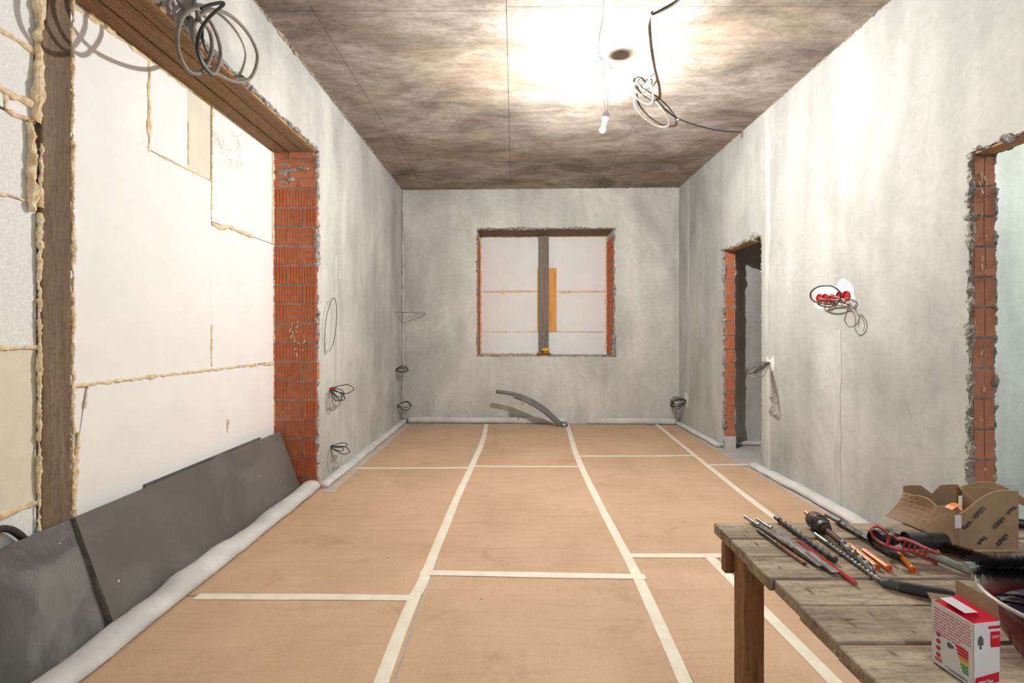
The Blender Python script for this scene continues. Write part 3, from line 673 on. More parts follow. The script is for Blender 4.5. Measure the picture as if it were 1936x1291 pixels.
# ------------------------------------------------------------------ masking tape
def tape(px, label, wd=0.05, z=0.0052, seed=0, fold=True):
    P = [onZ(u, v, z) for u, v in px]; P = resample(spline(P, 6), 0.05)
    l, m_, r_ = [], [], []
    for i, p in enumerate(P):
        a = P[max(0, i - 1)]; b = P[min(len(P) - 1, i + 1)]; d = (b - a); d.z = 0; d.normalize(); s_ = Vector((d.y, -d.x, 0))
        wl_ = wd / 2 * (1 + 0.14 * noise.noise(p * 2.3 + Vector((seed, 0, 0)))); wr_ = wd / 2 * (1 + 0.14 * noise.noise(p * 2.3 + Vector((0, seed, 5))))
        l.append(p - s_ * wl_); r_.append(p + s_ * wr_); m_.append(p + s_ * wd * .18 + Vector((0, 0, 0.0016)))
    c = sum(P, Vector()) / len(P)
    return tag(MB().sheet([l, m_, r_], 0.0006).build('masking_tape', 'tape', loc=(c.x, c.y, 0.0045)), label, 'tape', 'masking tape strips on the hardboard floor')
tape([(920, 801), (912, 835), (890, 885), (860, 950), (805, 1085), (780, 1135), (720, 1291), (640, 1490)], 'long cream tape running lengthways, left of the middle of the floor', 0.054, seed=1)
tape([(1072, 801), (1090, 860), (1130, 945), (1190, 1060), (1240, 1165), (1296, 1291), (1380, 1490)], 'long cream tape running lengthways from the grey pipes towards the viewer', 0.054, seed=2)
tape([(1240, 801), (1300, 850), (1420, 945), (1500, 1003), (1570, 1050)], 'cream tape running lengthways from the back wall towards the table', 0.048, seed=3)
tape([(1340, 1051), (1386, 1097), (1440, 1150), (1580, 1291), (1760, 1480)], 'cream tape running lengthways beneath the plank table', 0.054, seed=4)
tape([(672, 885), (780, 885), (893, 884)], 'thin cream crosswise tape from the left wall, far row', 0.046, 0.0058, 5)
tape([(893, 881), (1000, 882), (1098, 882)], 'thin cream crosswise tape between the two long tapes, far row', 0.046, 0.0058, 6)
tape([(1088, 862), (1200, 862), (1312, 861)], 'thin cream crosswise tape nearest the right back corner', 0.046, 0.0058, 7)
tape([(1341, 879), (1432, 878)], 'short cream crosswise tape in front of the narrow doorway', 0.046, 0.0058, 8)
tape([(372, 1127), (560, 1128), (782, 1130)], 'broad cream crosswise tape starting at the leaning boards', 0.052, 0.0058, 9)
tape([(795, 1082), (1000, 1086), (1220, 1090)], 'broad cream crosswise tape across the middle of the floor', 0.054, 0.0064, 10)
tape([(1192, 1050), (1300, 1050), (1500, 1050)], 'cream crosswise tape reaching under the plank table', 0.05, 0.0058, 11)

# ------------------------------------------------------------------ pipes rising from the floor
pr = onZ(1066, 806, 0.0)
pp = thing('heating_pipes', 'two bent grey pipes tied together rising from the floor under the window', 'pipes', (pr.x, pr.y, 0.004))
def pipeline(px, r, dys): return spline([onY(u, v, pr.y + d) for (u, v), d in zip(px, dys)], 8)
A = [(1068, 806), (1054, 795), (1030, 773), (1003, 756), (972, 745), (938, 740)]
B = [(1060, 806), (1046, 793), (1025, 775), (1000, 760), (988, 755), (972, 749)]
MB().tube(pipeline(A, 0.02, [0, -.03, -.06, -.07, -.05, -.02]), 0.025, 12).build('pipe', 'pipe', pp, smooth=True)
MB().tube(pipeline(B, 0.02, [-.02, -.06, -.10, -.11, -.10, -.08]), 0.025, 12).build('pipe', 'pipe', pp, smooth=True)
q = onY(990, 757, pr.y - .085)
MB().tube([q + Vector((.0, .03, .05)), q + Vector((-.01, -.03, .01)), q + Vector((-.015, -.03, -.05))], 0.012, 8).build('pipe_clip', 'cable_white', pp)
MB().lathe([(0.0, 0), (0.055, 0), (0.05, 0.03), (0.03, 0.06), (0, 0.065)], (pr.x, pr.y - .02, 0.004), 14).build('sleeve', 'steel', pp, smooth=True)

# ------------------------------------------------------------------ cables on the walls
def cables(label, base, loops, group='cable ends on the walls', name='cable_bundle', boxes=(), patch=None):
    r = thing(name, label, 'cables', base, group)
    for pts, rad, mat, closed in loops:
        MB().tube(spline(pts, 8, closed), rad, 7, closed).build('cable', mat, r, smooth=True)
    return r
def petal(o, tip, wpx, conv, d0, d1):
    (ou, ov), (tu, tv) = o, tip; L = math.hypot(tu - ou, tv - ov); nx, ny = -(tv - ov) / L, (tu - ou) / L
    f = lambda a, b, d: conv(ou + (tu - ou) * a + nx * b, ov + (tv - ov) * a + ny * b, d)
    dm = (d0 + d1) / 2
    return [f(0, 0, d0), f(.35, wpx * .7, dm), f(.75, wpx, d1), f(1, 0, d1), f(.75, -wpx, d1), f(.35, -wpx * .7, dm), f(.02, -1, d0)]
cl = lambda u, v, d: onX(u, v, XL + d)
crt = lambda u, v, d: onX(u, v, XR - d)
c_ = cl(623, 735, 0)
cables('bunch of dark cable loops with red tips, middle of the left wall', c_,
       [(petal((624, 736), (652, 755), 6, cl, 0, .09), .004, 'cable', False), (petal((624, 734), (645, 757), 8, cl, 0, .08), .004, 'cable', False),
        (petal((624, 736), (669, 735), 8, cl, 0, .13), .004, 'cable', False), (petal((624, 733), (650, 748), 7, cl, 0, .10), .004, 'cable', False),
        ([cl(622, 738, .01), cl(616, 760, .02), cl(621, 784, .02), cl(625, 760, .02), cl(624, 740, .01)], .002, 'cable_grey', False),
        ([cl(622, 734, 0), cl(627, 736, .02), cl(634, 733, .03)], .007, 'red_plastic', False),
        ([cl(630, 740, .02), cl(634, 760, .02), cl(636, 772, .02)], .002, 'cable_grey', False)])
c_ = cl(625, 846, 0)
cables('dark cable loops low on the left wall, nearest the floor by the brick jamb', c_,
       [(petal((625, 845), (661, 854), 7, cl, 0, .11), .004, 'cable', False), (petal((625, 844), (657, 840), 4, cl, 0, .10), .004, 'cable', False), (petal((625, 845), (650, 850), 4, cl, 0, .08), .0035, 'cable', False),
        ([cl(624, 848, .01), cl(619, 875, .02), cl(625, 897, .02), cl(632, 880, .02), cl(627, 848, .01)], .002, 'cable_grey', False)])
c_ = cl(748, 699, 0)
cables('dark cable coil high of the two beside the left back corner', c_,
       [(petal((748, 699), (770, 697), 6, cl, 0, .12), .006, 'cable', False), (petal((748, 700), (772, 699), 4, cl, 0, .12), .006, 'cable', False), (petal((748, 699), (764, 699), 5, cl, 0, .09), .006, 'cable', False),
        ([cl(748, 702, .01), cl(750, 715, .01), cl(754, 720, .01), cl(752, 708, .01)], .003, 'cable_grey', False)])
c_ = cl(751, 768, 0)
cables('dark cable loop low beside the left back corner just above the floor', c_,
       [(petal((751, 768), (777, 766), 8, cl, 0, .15), .006, 'cable', False), (petal((751, 767), (775, 764), 5, cl, 0, .14), .005, 'cable', False),
        ([cl(753, 772, .01), cl(758, 786, .01), cl(762, 792, .01)], .003, 'cable_grey', False)])
c_ = cl(625, 664, 0)
cables('single thin wire hanging in a tall narrow loop on the left wall', c_,
       [([cl(615, 670, .0), cl(614, 640, .02), cl(617, 600, .03), cl(624, 575, .04), cl(631, 563, .05), cl(636, 575, .05), cl(636, 610, .05), cl(631, 645, .04), cl(623, 664, .03)], .0028, 'cable', False)])
c_ = cl(748, 590, 0)
tri = [cl(748, 590, 0), onX(805, 592, XL + .33), onX(800, 597, XL + .31), onX(761, 611, XL + .05), cl(748, 591, 0)]
tw = thing('bent_wire', 'thin wire bent into a triangle sticking out near the left back corner', 'wire', c_)
MB().tube(resample(tri, .05), .0032, 6).build('wire', 'cable', tw)
# right back corner
bk = lambda u, v, d: onX(u, v, XR - d)
c_ = crt(1297, 758, 0)
lp = []
for k in range(5):
    a = k * 1.3
    lp.append((petal((1298, 757), (1270 + 3 * math.cos(a), 764 + 5 * math.sin(a)), 7 + 2 * math.sin(a * 2), crt, 0, .13 + .02 * math.sin(a)), .005, 'cable', False))
lp.append(([crt(1284, 770, .08), crt(1278, 780, .08), crt(1284, 792, .08), crt(1292, 776, .04)], .003, 'cable_grey', False))
lp.append(([crt(1271, 756, .13), crt(1269, 766, .13), crt(1271, 772, .13)], .004, 'cable', False))
cables('tangled dark cable ball low in the right back corner', c_, lp)
# by the narrow doorway: a long bunch standing off the wall
c_ = crt(1456, 684, 0)
lp = [(petal((1456, 685), (1411, 706), w_, crt, 0, .26), .0035, m_, False) for w_, m_ in ((13, 'cable_grey'), (9, 'cable_grey'), (4, 'cable'))]
lp += [(petal((1455, 686), (1425, 705), 2.5, crt, 0, .18), .004, 'cable', False), (petal((1455, 686), (1430, 712), 8, crt, 0, .17), .0035, 'cable_grey', False)]
cables('long bunch of grey cables jutting from the right wall beside the narrow doorway', c_, lp)
# red back boxes on the right wall
c_ = crt(1573, 567, 0)
rb_ = cables('five red wall boxes with looped cables in white filler on the right wall', c_,
       [([crt(1585, 573, .0), crt(1560, 575, .05), crt(1537, 568, .09), crt(1533, 553, .11), crt(1548, 542, .12), crt(1572, 541, .12), crt(1588, 553, .10), crt(1586, 570, .07), crt(1570, 580, .06), crt(1550, 577, .06), crt(1548, 570, .07), crt(1565, 567, .07), crt(1590, 571, .05), crt(1604, 576, .04)], .0055, 'cable', False),
        ([crt(1547, 562, .0), crt(1560, 566, .03), crt(1585, 566, .06), crt(1607, 563, .02)], .0035, 'cable_white', False),
        ([crt(1568, 558, .0), crt(1580, 561, .04), crt(1594, 566, .05), crt(1602, 575, .05)], .0035, 'cable_white', False),
        ([crt(1590, 573, .02), crt(1598, 582, .03), crt(1606, 576, .04), crt(1607, 566, .02)], .003, 'cable_grey', False),
        ([crt(1602, 576, .02), crt(1616, 590, .03), crt(1624, 604, .03), crt(1622, 618, .03)], .003, 'cable_white', False),
        ([crt(1603, 577, .02), crt(1601, 590, .05), crt(1597, 606, .06), crt(1606, 618, .06), crt(1620, 612, .05), crt(1624, 598, .04), crt(1614, 584, .04)], .004, 'cable_grey', False)], name='wall_boxes')
for (u, v) in ((1552, 562), (1563, 562), (1576, 563), (1590, 558), (1603, 557)):
    p = crt(u, v + 2, 0)
    MB().lathe([(0.033, 0.0), (0.033, 0.016), (0.029, 0.016), (0.028, 0.008), (0.0, 0.008)], p, 18, (-1, 0, 0)).build('back_box', 'red_plastic', rb_, smooth=False)
def blob(px, label_part, parent, conv, mat='white_patch', seed=0, th=0.004):
    c = Vector(); P = [conv(u, v, 0) for u, v in px]; P = spline(P, 4, True); c = sum(P, Vector()) / len(P)
    nrm = Vector((-1, 0, 0)) if c.x > 0 else Vector((1, 0, 0))
    V = [p for p in P] + [c.lerp(p, .8) + nrm * th for p in P] + [c + nrm * th]; n = len(P); fs = []
    for i in range(n): j = (i + 1) % n; fs += [(i, j, n + j, n + i), (n + i, n + j, 2 * n)]
    MB().add(V, fs).build(label_part, mat, parent, smooth=True)
blob([(1540, 548), (1560, 538), (1583, 541), (1587, 530), (1597, 527), (1612, 540), (1614, 556), (1617, 568), (1612, 577), (1595, 578), (1570, 576), (1550, 584), (1540, 578), (1543, 565)], 'filler_patch', wall_right, crt)
blob([(1448, 672), (1456, 680), (1462, 672), (1464, 690), (1460, 702), (1452, 692)], 'filler_patch', wall_right, crt)
blob([(1294, 748), (1299, 742), (1302, 752), (1301, 770), (1296, 768)], 'filler_patch', wall_right, crt)
blob([(617, 720), (626, 715), (632, 735), (628, 760), (618, 770), (614, 742)], 'filler_patch', wall_left, cl, 'patch')
# chalk scribbles
def chalk(strokes, conv, wall):
    b = MB()
    for st in strokes: b.tube(resample([conv(u, v, .0006) for u, v in st], .02), .0016, 4, cap=False)
    b.build('chalk_mark', 'chalk', wall)
chalk([[(641, 513), (641, 525)], [(641, 513), (646, 513)], [(641, 519), (646, 521), (644, 526), (641, 525)], [(650, 517), (650, 528)], [(654, 518), (653, 529)], [(657, 519), (657, 530)], [(630, 520), (637, 521)]], cl, wall_left)
chalk([[(719, 538), (719, 553)], [(719, 539), (724, 541)], [(726, 540), (726, 552)], [(714, 570), (714, 580)], [(722, 568), (722, 582)], [(722, 569), (728, 572)], [(728, 571), (727, 580)], [(738, 545), (743, 549)]], cl, wall_left)
chalk([[(1526, 515), (1526, 530)], [(1531, 527), (1530, 540)], [(1540, 519), (1537, 537)], [(1552, 520), (1550, 532), (1553, 533), (1555, 521), (1552, 520)], [(1565, 519), (1565, 536)], [(1571, 521), (1585, 520)], [(1599, 512), (1594, 524)]], crt, wall_right)
# big coil hanging above the wide left opening
cx = lambda u, v, d: onX(u / 3.0, v / 3.0, XL + d)
c_ = cl(385, 15, 0)
def ring(pts, d): return [cx(u, v, d) for u, v in pts]
cables('big coil of thick grey and black cables hanging above the wide left opening', c_,
       [(ring([(1110, 120), (1180, 60), (1290, 80), (1400, 180), (1460, 310), (1430, 430), (1350, 465), (1220, 410), (1140, 310), (1100, 200)], .06), .0095, 'cable_grey', True),
        (ring([(1110, 50), (1040, 90), (1005, 200), (1020, 320), (1080, 410), (1150, 400), (1200, 300), (1190, 180), (1130, 110)], .08), .0095, 'cable_grey', True),
        ([cx(1100, 0, .0), cx(1120, 60, .05), cx(1190, 120, .07), cx(1240, 230, .08), cx(1250, 330, .08), cx(1210, 420, .09), cx(1140, 340, .09), cx(1090, 200, .08), cx(1085, 100, .06)], .009, 'cable_grey', False),
        ([cx(1140, 50, .08), cx(1200, 25, .09), cx(1270, 20, .10), cx(1190, 95, .11), cx(1135, 180, .11), cx(1120, 280, .11), cx(1150, 370, .11), cx(1200, 430, .11)], .008, 'black', False),
        ([cx(960, 80, .02), cx(955, 20, .03), cx(990, -20, .02), cx(1040, 50, .03), cx(1075, 150, .06), cx(1080, 100, .05)], .009, 'cable_grey', False),
        ([cx(1150, 130, .08), cx(1148, 210, .09), cx(1160, 260, .09), cx(1180, 300, .09)], .006, 'black', False)])

# ------------------------------------------------------------------ ceiling cables and the bare bulb
ce = lambda u, v, d: onZ(u, v, HC - d)
hole = ce(1137, 112, 0)
bz = Vector((0.637, 3.62, 2.69)); ax = Vector((0.115, -0.05, 0.50)).normalized()
def bulb(label, pos, ax, hang, mat, r=0.020):
    t = thing('hanging_bulb', label, 'light bulb', pos)
    prof = [(0.0, -r)] + [(r * math.sin(a), -r * math.cos(a)) for a in [PI * k / 6 for k in range(1, 5)]]
    MB().lathe(prof + [(0.0, r * 0.9)], pos, 10, ax).build('globe', mat, t, smooth=True)
    MB().lathe([(0.0, r * .82), (0.011, r * .85), (0.013, 0.04), (0.017, 0.06), (0.025, 0.085), (0.025, 0.12), (0.010, 0.13), (0.0, 0.131)], pos, 18, ax).build('lamp_base', 'bulb_base', t, smooth=True)
    e = Vector(pos) + Vector(ax) * 0.128
    for s_ in (-.006, .006):
        MB().tube(spline([e + Vector((s_, 0, 0)), e.lerp(Vector(hang), .35) + Vector((s_ * 3, s_ * 2, 0)), e.lerp(Vector(hang), .75) + Vector((-s_ * 2, 0, 0)), hang], 6), .0018, 5).build('flex', 'cable_blue' if s_ > 0 else 'cable_white', t)
    return t
bulb('bare glowing bulb hanging from the concrete ceiling', bz, ax, hole, 'bulb')
bulb('bare bulb hanging from the ceiling behind the viewer', (0.75, -1.5, 2.62), (0, 0, 1), (0.75, -1.5, HC), 'bulb_rear')
bulb('bare bulb hanging in the neighbouring room', (3.7, 2.3, 2.62), (0, 0, 1), (3.7, 2.3, HC), 'bulb_side')
cc = thing('ceiling_cable', 'thin dark wire running along the ceiling to the bare bulb', 'cable', ce(1143, 2, 0))
MB().tube(spline([ce(1146, -60, 0.0060), ce(1142, 5, 0.0060), ce(1139, 40, 0.0060), ce(1133, 75, 0.0090), ce(1133, 105, 0.0060), ce(1137, 112, 0.0060)], 6), .0035, 6).build('wire', 'cable', cc, smooth=True)
MB().tube(spline([ce(1134, 109, 0.0060), ce(1147, 125, 0.0135), ce(1155, 133, 0.0225), ce(1175, 148, 0.0270), ce(1194, 160, 0.0315)], 6), .003, 6).build('wire', 'cable_blue', cc, smooth=True)
MB().tube(spline([ce(1136, 111, 0.0060), ce(1148, 118, 0.0090), ce(1155, 134, 0.0225), ce(1157, 155, 0.0450), ce(1152, 182, 0.0720)], 6), .002, 6).build('wire', 'cable_blue', cc, smooth=True)
c2 = thing('ceiling_cable', 'looped white and grey cable hanging from the ceiling right of the bulb', 'cable', ce(1228, 28, 0))
MB().tube(spline([ce(1310, -25, 0.0060), ce(1282, 1, 0.0060), ce(1260, 16, 0.0090), ce(1233, 29, 0.0060)], 6), .008, 8).build('dark_cable', 'cable', c2, smooth=True)
MB().tube(spline([ce(1232, 25, 0.0060), ce(1224, 45, 0.0225), ce(1221, 75, 0.0405), ce(1223, 115, 0.0540), ce(1228, 150, 0.0630), ce(1234, 175, 0.0675), ce(1233, 193, 0.0720), ce(1222, 196, 0.0720), ce(1205, 186, 0.0720), ce(1194, 170, 0.0675), ce(1193, 160, 0.0630), ce(1204, 157, 0.0585), ce(1212, 166, 0.0585)], 7), .0075, 8).build('white_cable', 'cable_white', c2, smooth=True)
MB().tube(spline([ce(1198, 184, 0.0540), ce(1202, 203, 0.0585), ce(1220, 224, 0.0630), ce(1243, 238, 0.0675), ce(1262, 238, 0.0675), ce(1264, 225, 0.0630), ce(1253, 207, 0.0540), ce(1236, 189, 0.0450), ce(1215, 176, 0.0450)], 7), .0075, 8).build('white_cable', 'cable_white', c2, smooth=True)
MB().tube(spline([ce(1200, 160, 0.0585), ce(1210, 163, 0.0540), ce(1228, 150, 0.0540), ce(1233, 155, 0.0540), ce(1226, 170, 0.0540), ce(1212, 176, 0.0540), ce(1205, 170, 0.0540), ce(1200, 162, 0.0540), ce(1212, 152, 0.0495)], 7), .004, 7).build('dark_wire', 'cable', c2, smooth=True)
c3 = thing('ceiling_cable', 'dark cable clipped along the ceiling to the top of the right wall', 'cable', ce(1405, 250, 0))
MB().tube(spline([ce(1236, 189, 0.0270), ce(1255, 206, 0.0135), ce(1281, 224, 0.0060), ce(1320, 238, 0.0060), ce(1360, 247, 0.0060), ce(1406, 250, 0.0090)], 7), .006, 8).build('cable', 'cable', c3, smooth=True)
q = ce(1281, 225, 0.0060); MB().cbox((q.x - .012, q.y - .012, q.z - .012), (q.x + .012, q.y + .012, HC), .002).build('clip', 'cable_white', c3)
q = crt(1404, 254, 0); MB().cbox((XR - .012, q.y - .015, q.z - .03), (XR, q.y + .015, q.z + .03), .002).build('clip', 'raw_wood', c3)

# ------------------------------------------------------------------ plank table
TX0, TX1 = 0.498, 1.72
tb = thing('plank_table', 'rough wooden plank table with tools at the lower right', 'table', (1.1, 0.9, 0))
edges = [1.262, 1.165, 1.071, 0.974, 0.879, 0.772, 0.668, 0.56]
for k, (b_, a_) in enumerate(zip(edges, edges[1:])):
    j = random.uniform(-.006, .006)
    MB().cbox((TX0 + j, a_ + .0022, TZ - .026), (TX1 + random.uniform(-.01, .01), b_ - .0022, TZ + (-.0015 if k % 2 else 0.0)), .002).build('plank', 'table_plank', tb)
for (x, y) in ((0.520, 1.135), (0.520, 0.60), (1.62, 1.135), (1.62, 0.60)):
    MB().cbox((x, y, 0.0045), (x + .046, y + .055, TZ - .026), .003).build('leg', 'table_leg', tb)
for y in (1.192, 0.58):
    MB().cbox((0.500, y, TZ - .095), (1.70, y + .022, TZ - .0265), .002).build('apron', 'table_leg', tb)
def scratch(u, v, u2, v2, wd):
    p = onZ(u, v, TZ + .0003); q = onZ(u2, v2, TZ + .0003); d = (q - p).normalized(); s_ = Vector((d.y, -d.x, 0))
    c = p.lerp(q, .45); nk.add([p, c - s_ * wd, q, c + s_ * wd], [(0, 1, 2, 3)])
nk = MB()
for a_ in ((1404, 1008, 1412, 1016), (1407, 1003, 1419, 1012), (1424, 1022, 1437, 1034), (1518, 1108, 1545, 1125), (1522, 1110, 1540, 1112), (1600, 1172, 1625, 1190), (1672, 1225, 1706, 1244), (1585, 1172, 1622, 1171), (1470, 1068, 1479, 1079), (1400, 996, 1407, 996), (1720, 1190, 1735, 1199)): scratch(*a_, .0013)
nk.build('gouge', 'raw_wood_dark', tb)
nk = MB()
for a_ in ((1552, 1176, 1740, 1088), (1650, 1086, 1757, 1178), (1680, 1090, 1762, 1165), (1700, 1080, 1800, 1122), (1640, 1150, 1665, 1184)): scratch(*a_, .0004)
nk.build('pencil_line', 'print_grey', tb)

# ------------------------------------------------------------------ tools on the table
tz = lambda u, v, h=0.0: onZ(u, v, TZ + h)
def twist(p, q, r, turns, mat, parent, name, lobes=2, n=16, depth=0.28, per=14):
    p = Vector(p); q = Vector(q); d = q - p; L = d.length; d.normalize(); e = d.orthogonal().normalized(); g = d.cross(e)
    m_ = int(turns * per) + 2; V = []; fs = []
    for k in range(m_):
        f_ = k / (m_ - 1); c = p + d * L * f_; ph = f_ * turns * 2 * PI
        for j in range(n):
            t = 2 * PI * j / n; rr = r * (1 - depth + depth * math.cos(lobes * (t)))
            V.append(c + (e * math.cos(t + ph) + g * math.sin(t + ph)) * rr)
    for k in range(m_ - 1):
        for j in range(n): fs.append((k * n + j, k * n + (j + 1) % n, (k + 1) * n + (j + 1) % n, (k + 1) * n + j))
    fs += [tuple(reversed(range(n))), tuple((m_ - 1) * n + j for j in range(n))]
    return MB().add(V, fs).build(name, mat, parent, smooth=True)
def rod(p, q, r, mat, parent, name, n=12): return MB().tube([p, q], r, n).build(name, mat, parent, smooth=False)
def lerp(a, b, t): return Vector(a).lerp(Vector(b), t)
tg = 'drill bits and chisels on the plank table'
# chisels: shank, hexagonal body, flat blade
def chisel(label, u1, v1, u2, v2, r, mat, flat=True, wide=2.0):
    a = tz(u1, v1, r + .001); b = tz(u2, v2, r + .001); t = thing('chisel', label, 'chisel', (a.x, a.y, TZ), tg)
    d = (b - a).normalized()
    rod(a, lerp(a, b, .2), r * .8, mat, t, 'shank'); MB().lathe([(r * .8, 0), (r * 1.25, .003), (r * 1.25, .008), (r * .9, .012)], lerp(a, b, .2), 12, d).build('collar', mat, t)
    MB().tube([lerp(a, b, .22), lerp(a, b, .7)], r, 6).build('body', mat, t)
    s_ = d.cross(Vector((0, 0, 1))).normalized()
    m0 = lerp(a, b, .7); V = []
    for p_, hw, hh in ((m0, r, r * .85), (lerp(a, b, .85), r * wide * .8, r * .5), (b, r * wide, r * .15)):
        for sx, sz in ((-1, -1), (1, -1), (1, 1), (-1, 1)): V.append(p_ + s_ * sx * hw + Vector((0, 0, sz * hh)))
    fs = [(3, 2, 1, 0), (8, 9, 10, 11)]
    for k in (0, 4):
        for j in range(4): fs.append((k + j, k + (j + 1) % 4, k + 4 + (j + 1) % 4, k + 4 + j))
    MB().add(V, fs).build('blade', mat, t)
chisel('flat steel chisel nearest the left edge of the table', 1409, 977, 1556, 1070, .0062, 'steel', wide=1.6)
chisel('second steel chisel from the left edge of the table', 1433, 982, 1580, 1082, .0062, 'steel', wide=1.3)
chisel('long grey steel chisel behind the orange dowels, beside the drill chuck', 1563, 973, 1700, 1053, .0072, 'dark_steel', wide=1.4)
def drill(label, u1, v1, u2, v2, r, m1, m2, turns, f0=.3, lobes=2, depth=.28):
    a = tz(u1, v1, r + .001); b = tz(u2, v2, r + .001); t = thing('drill_bit', label, 'drill bit', (a.x, a.y, TZ), tg)
    rod(a, lerp(a, b, f0), r * .85, m1, t, 'shank'); d = (b - a).normalized()
    twist(lerp(a, b, f0), lerp(a, b, .97), r, turns, m2, t, 'flute', lobes, depth=depth)
    MB().lathe([(r * .95, 0), (r * .95, .004), (0.0, .010)], lerp(a, b, .965), 8, d).build('tip', 'dark_steel', t)
drill('thin copper-fluted drill bit beside the leftmost chisel', 1432, 1001, 1524, 1066, .0042, 'dark_steel', 'copper', 7, .45)
drill('thick dirty masonry drill bit lying left of the drill chuck', 1467, 978, 1581, 1060, .0075, 'dark_steel', 'dark_steel', 5, .08, depth=.35)
drill('long slim masonry drill bit ending at the grey handle', 1541, 1009, 1668, 1100, .0050, 'steel', 'steel', 7, .22, depth=.25)
# drill chuck with auger bit
a = tz(1524, 969, .022); b = tz(1652, 1078, .010); d = (b - a).normalized()
ck = thing('drill_chuck', 'rusty geared drill chuck holding a thick bit', 'drill chuck', (lerp(a, b, .3).x, lerp(a, b, .3).y, TZ))
rod(a, lerp(a, b, .14), .0058, 'copper', ck, 'spindle')
c0 = lerp(a, b, .12)
cbd = MB().lathe([(0.0, 0), (.014, 0), (.0195, .005), (.021, .012), (.021, .030), (.0195, .034)], c0, 24, d).build('body', 'rust', ck, smooth=True)
V = MB()
e_ = d.orthogonal().normalized(); g_ = d.cross(e_)
for k in range(24):
    t = 2 * PI * k / 24; o_ = e_ * math.cos(t) + g_ * math.sin(t); tn = -e_ * math.sin(t) + g_ * math.cos(t)
    p_ = c0 + d * .035 + o_ * .0205
    V.obox(p_ - d * .003, p_ + d * .004, o_, .0028, .005)
V.lathe([(.0198, .031), (.0198, .042), (.016, .045), (.015, .060)], c0, 24, d)
V.build('gear_ring', 'dark_steel', cbd)
MB().lathe([(.015, .045), (.0155, .055), (.011, .062), (.011, .07), (0.0, .071)], c0, 20, d).build('jaws', 'rust', ck, smooth=True)
rod(c0 + d * .07, lerp(a, b, .6), .0072, 'rust', ck, 'bit_shank')
twist(lerp(a, b, .58), b, .0095, 2.6, 'steel', ck, 'bit_flute', 2, depth=.4)
# red pencil
a = tz(1502, 1019, .0042); b = tz(1618, 1103, .0042)
pc = thing('pencil', 'red carpenter pencil lying among the drill bits', 'pencil', (a.x, a.y, TZ))
MB().tube([lerp(a, b, .09), b], .0042, 6).build('shaft', 'pencil', pc); MB().tube([lerp(a, b, .995), lerp(a, b, 1.003)], .0039, 6).build('end', 'raw_wood', pc)
MB().tube([lerp(a, b, .09), a], [.0042, .0008], 8).build('point', 'raw_wood', pc)
# orange dowels
for lab, u1, v1, u2, v2, h in (('orange ribbed plastic dowel, leftmost of the three by the drill chuck', 1606, 1030, 1660, 1073, .0055), ('orange ribbed plastic dowel, middle of the three, resting on the left one', 1633, 1040, 1682, 1075, .0075), ('orange ribbed plastic dowel lying under the red handle', 1695, 1043, 1727, 1077, .0058)):
    a = tz(u1, v1, h); b = tz(u2, v2, h); t = thing('dowel', lab, 'dowel', (a.x, a.y, TZ), 'orange plastic dowels')
    d = (b - a).normalized(); e = d.orthogonal().normalized()
    MB().tube([a, lerp(a, b, .95)], .0055, 16, rfun=lambda k, t_: 1.0 if int(t_ / (2 * PI) * 16) % 2 else .8).build('body', 'orange', t)
    MB().lathe([(.0052, 0), (.0062, .001), (.0062, .004), (.004, .005), (.0035, .002), (0, .002)], lerp(a, b, .94), 16, d).build('collar', 'orange_end', t)
# grey-handled scraper
h0 = tz(1662, 1100, .006); h1 = tz(1806, 1128, .010)
hd = thing('scraper', 'grey plastic tool handle with hanging hole behind the bulb carton', 'tool', (h0.x, h0.y, TZ))
P = [lerp(h0, h1, t) for t in (0, .12, .3, .5, .7, .85, 1)]
d = (h1 - h0).normalized(); s_ = d.cross(Vector((0, 0, 1))).normalized()
ro = [.004, .0085, .0095, .0095, .0105, .0115, .010]
MB().tube(spline(P, 4), [ro[min(int(i / 4), 6)] * (1 - (i % 4) / 4) + ro[min(int(i / 4) + 1, 6)] * (i % 4) / 4 for i in range(25)], 14).build('handle', 'grey_handle', hd, smooth=True)
MB().lathe([(.0, 0), (.004, 0), (.004, .002), (0, .002)], lerp(h0, h1, .16) + Vector((0, 0, .0072)), 14).build('hanging_hole', 'black', hd)
MB().prism([h1 - s_ * .009, h1 + s_ * .009, h1 + d * .05 + s_ * .014, h1 + d * .05 - s_ * .014], (0, 0, .0012)).build('blade', 'steel', hd)
# brush with the red slotted handle
A_ = Vector((.772, 1.085, .803)); B_ = Vector((.869, 1.030, .775))
br = thing('hand_tool', 'red slotted plastic handle with grey metal stem lying on the table', 'tool', (.87, 1.03, TZ))
d = (B_ - A_).normalized(); up = Vector((0, 0, 1)); sd = d.cross(up).normalized(); up = sd.cross(d)
loc = lambda a, b: A_ + d * a + up * b
Lh = (B_ - A_).length
topw = [loc(0, .004), loc(.006, .010), loc(.018, .008), loc(.03, .001), loc(.036, .003), loc(.046, -.002), loc(.056, .003), loc(.075, .003), loc(.095, .000), loc(Lh, -.001)]
botw = [loc(0, .000), loc(.003, -.012), loc(.02, -.022), loc(.045, -.023), loc(.075, -.016), loc(.1, -.017), loc(Lh, -.022)]
hb = MB()
def strip(pts, wd=.016, th=.0034):
    pts = spline(pts, 5); g0 = [p - sd * wd / 2 for p in pts]; g1 = [p + sd * wd / 2 for p in pts]; hb.sheet([g0, g1], th)
strip(topw); strip(botw); strip([loc(Lh, .004), loc(Lh, -.010), loc(Lh + .001, -.0225)])
strip([loc(.032, .001), loc(.034, -.022)])
for k in range(6): strip([loc(.060 + k * .009, .003), loc(.060 + k * .009, -.017)], .012, .0018)
MB_h = hb.build('handle', 'red_handle', br)
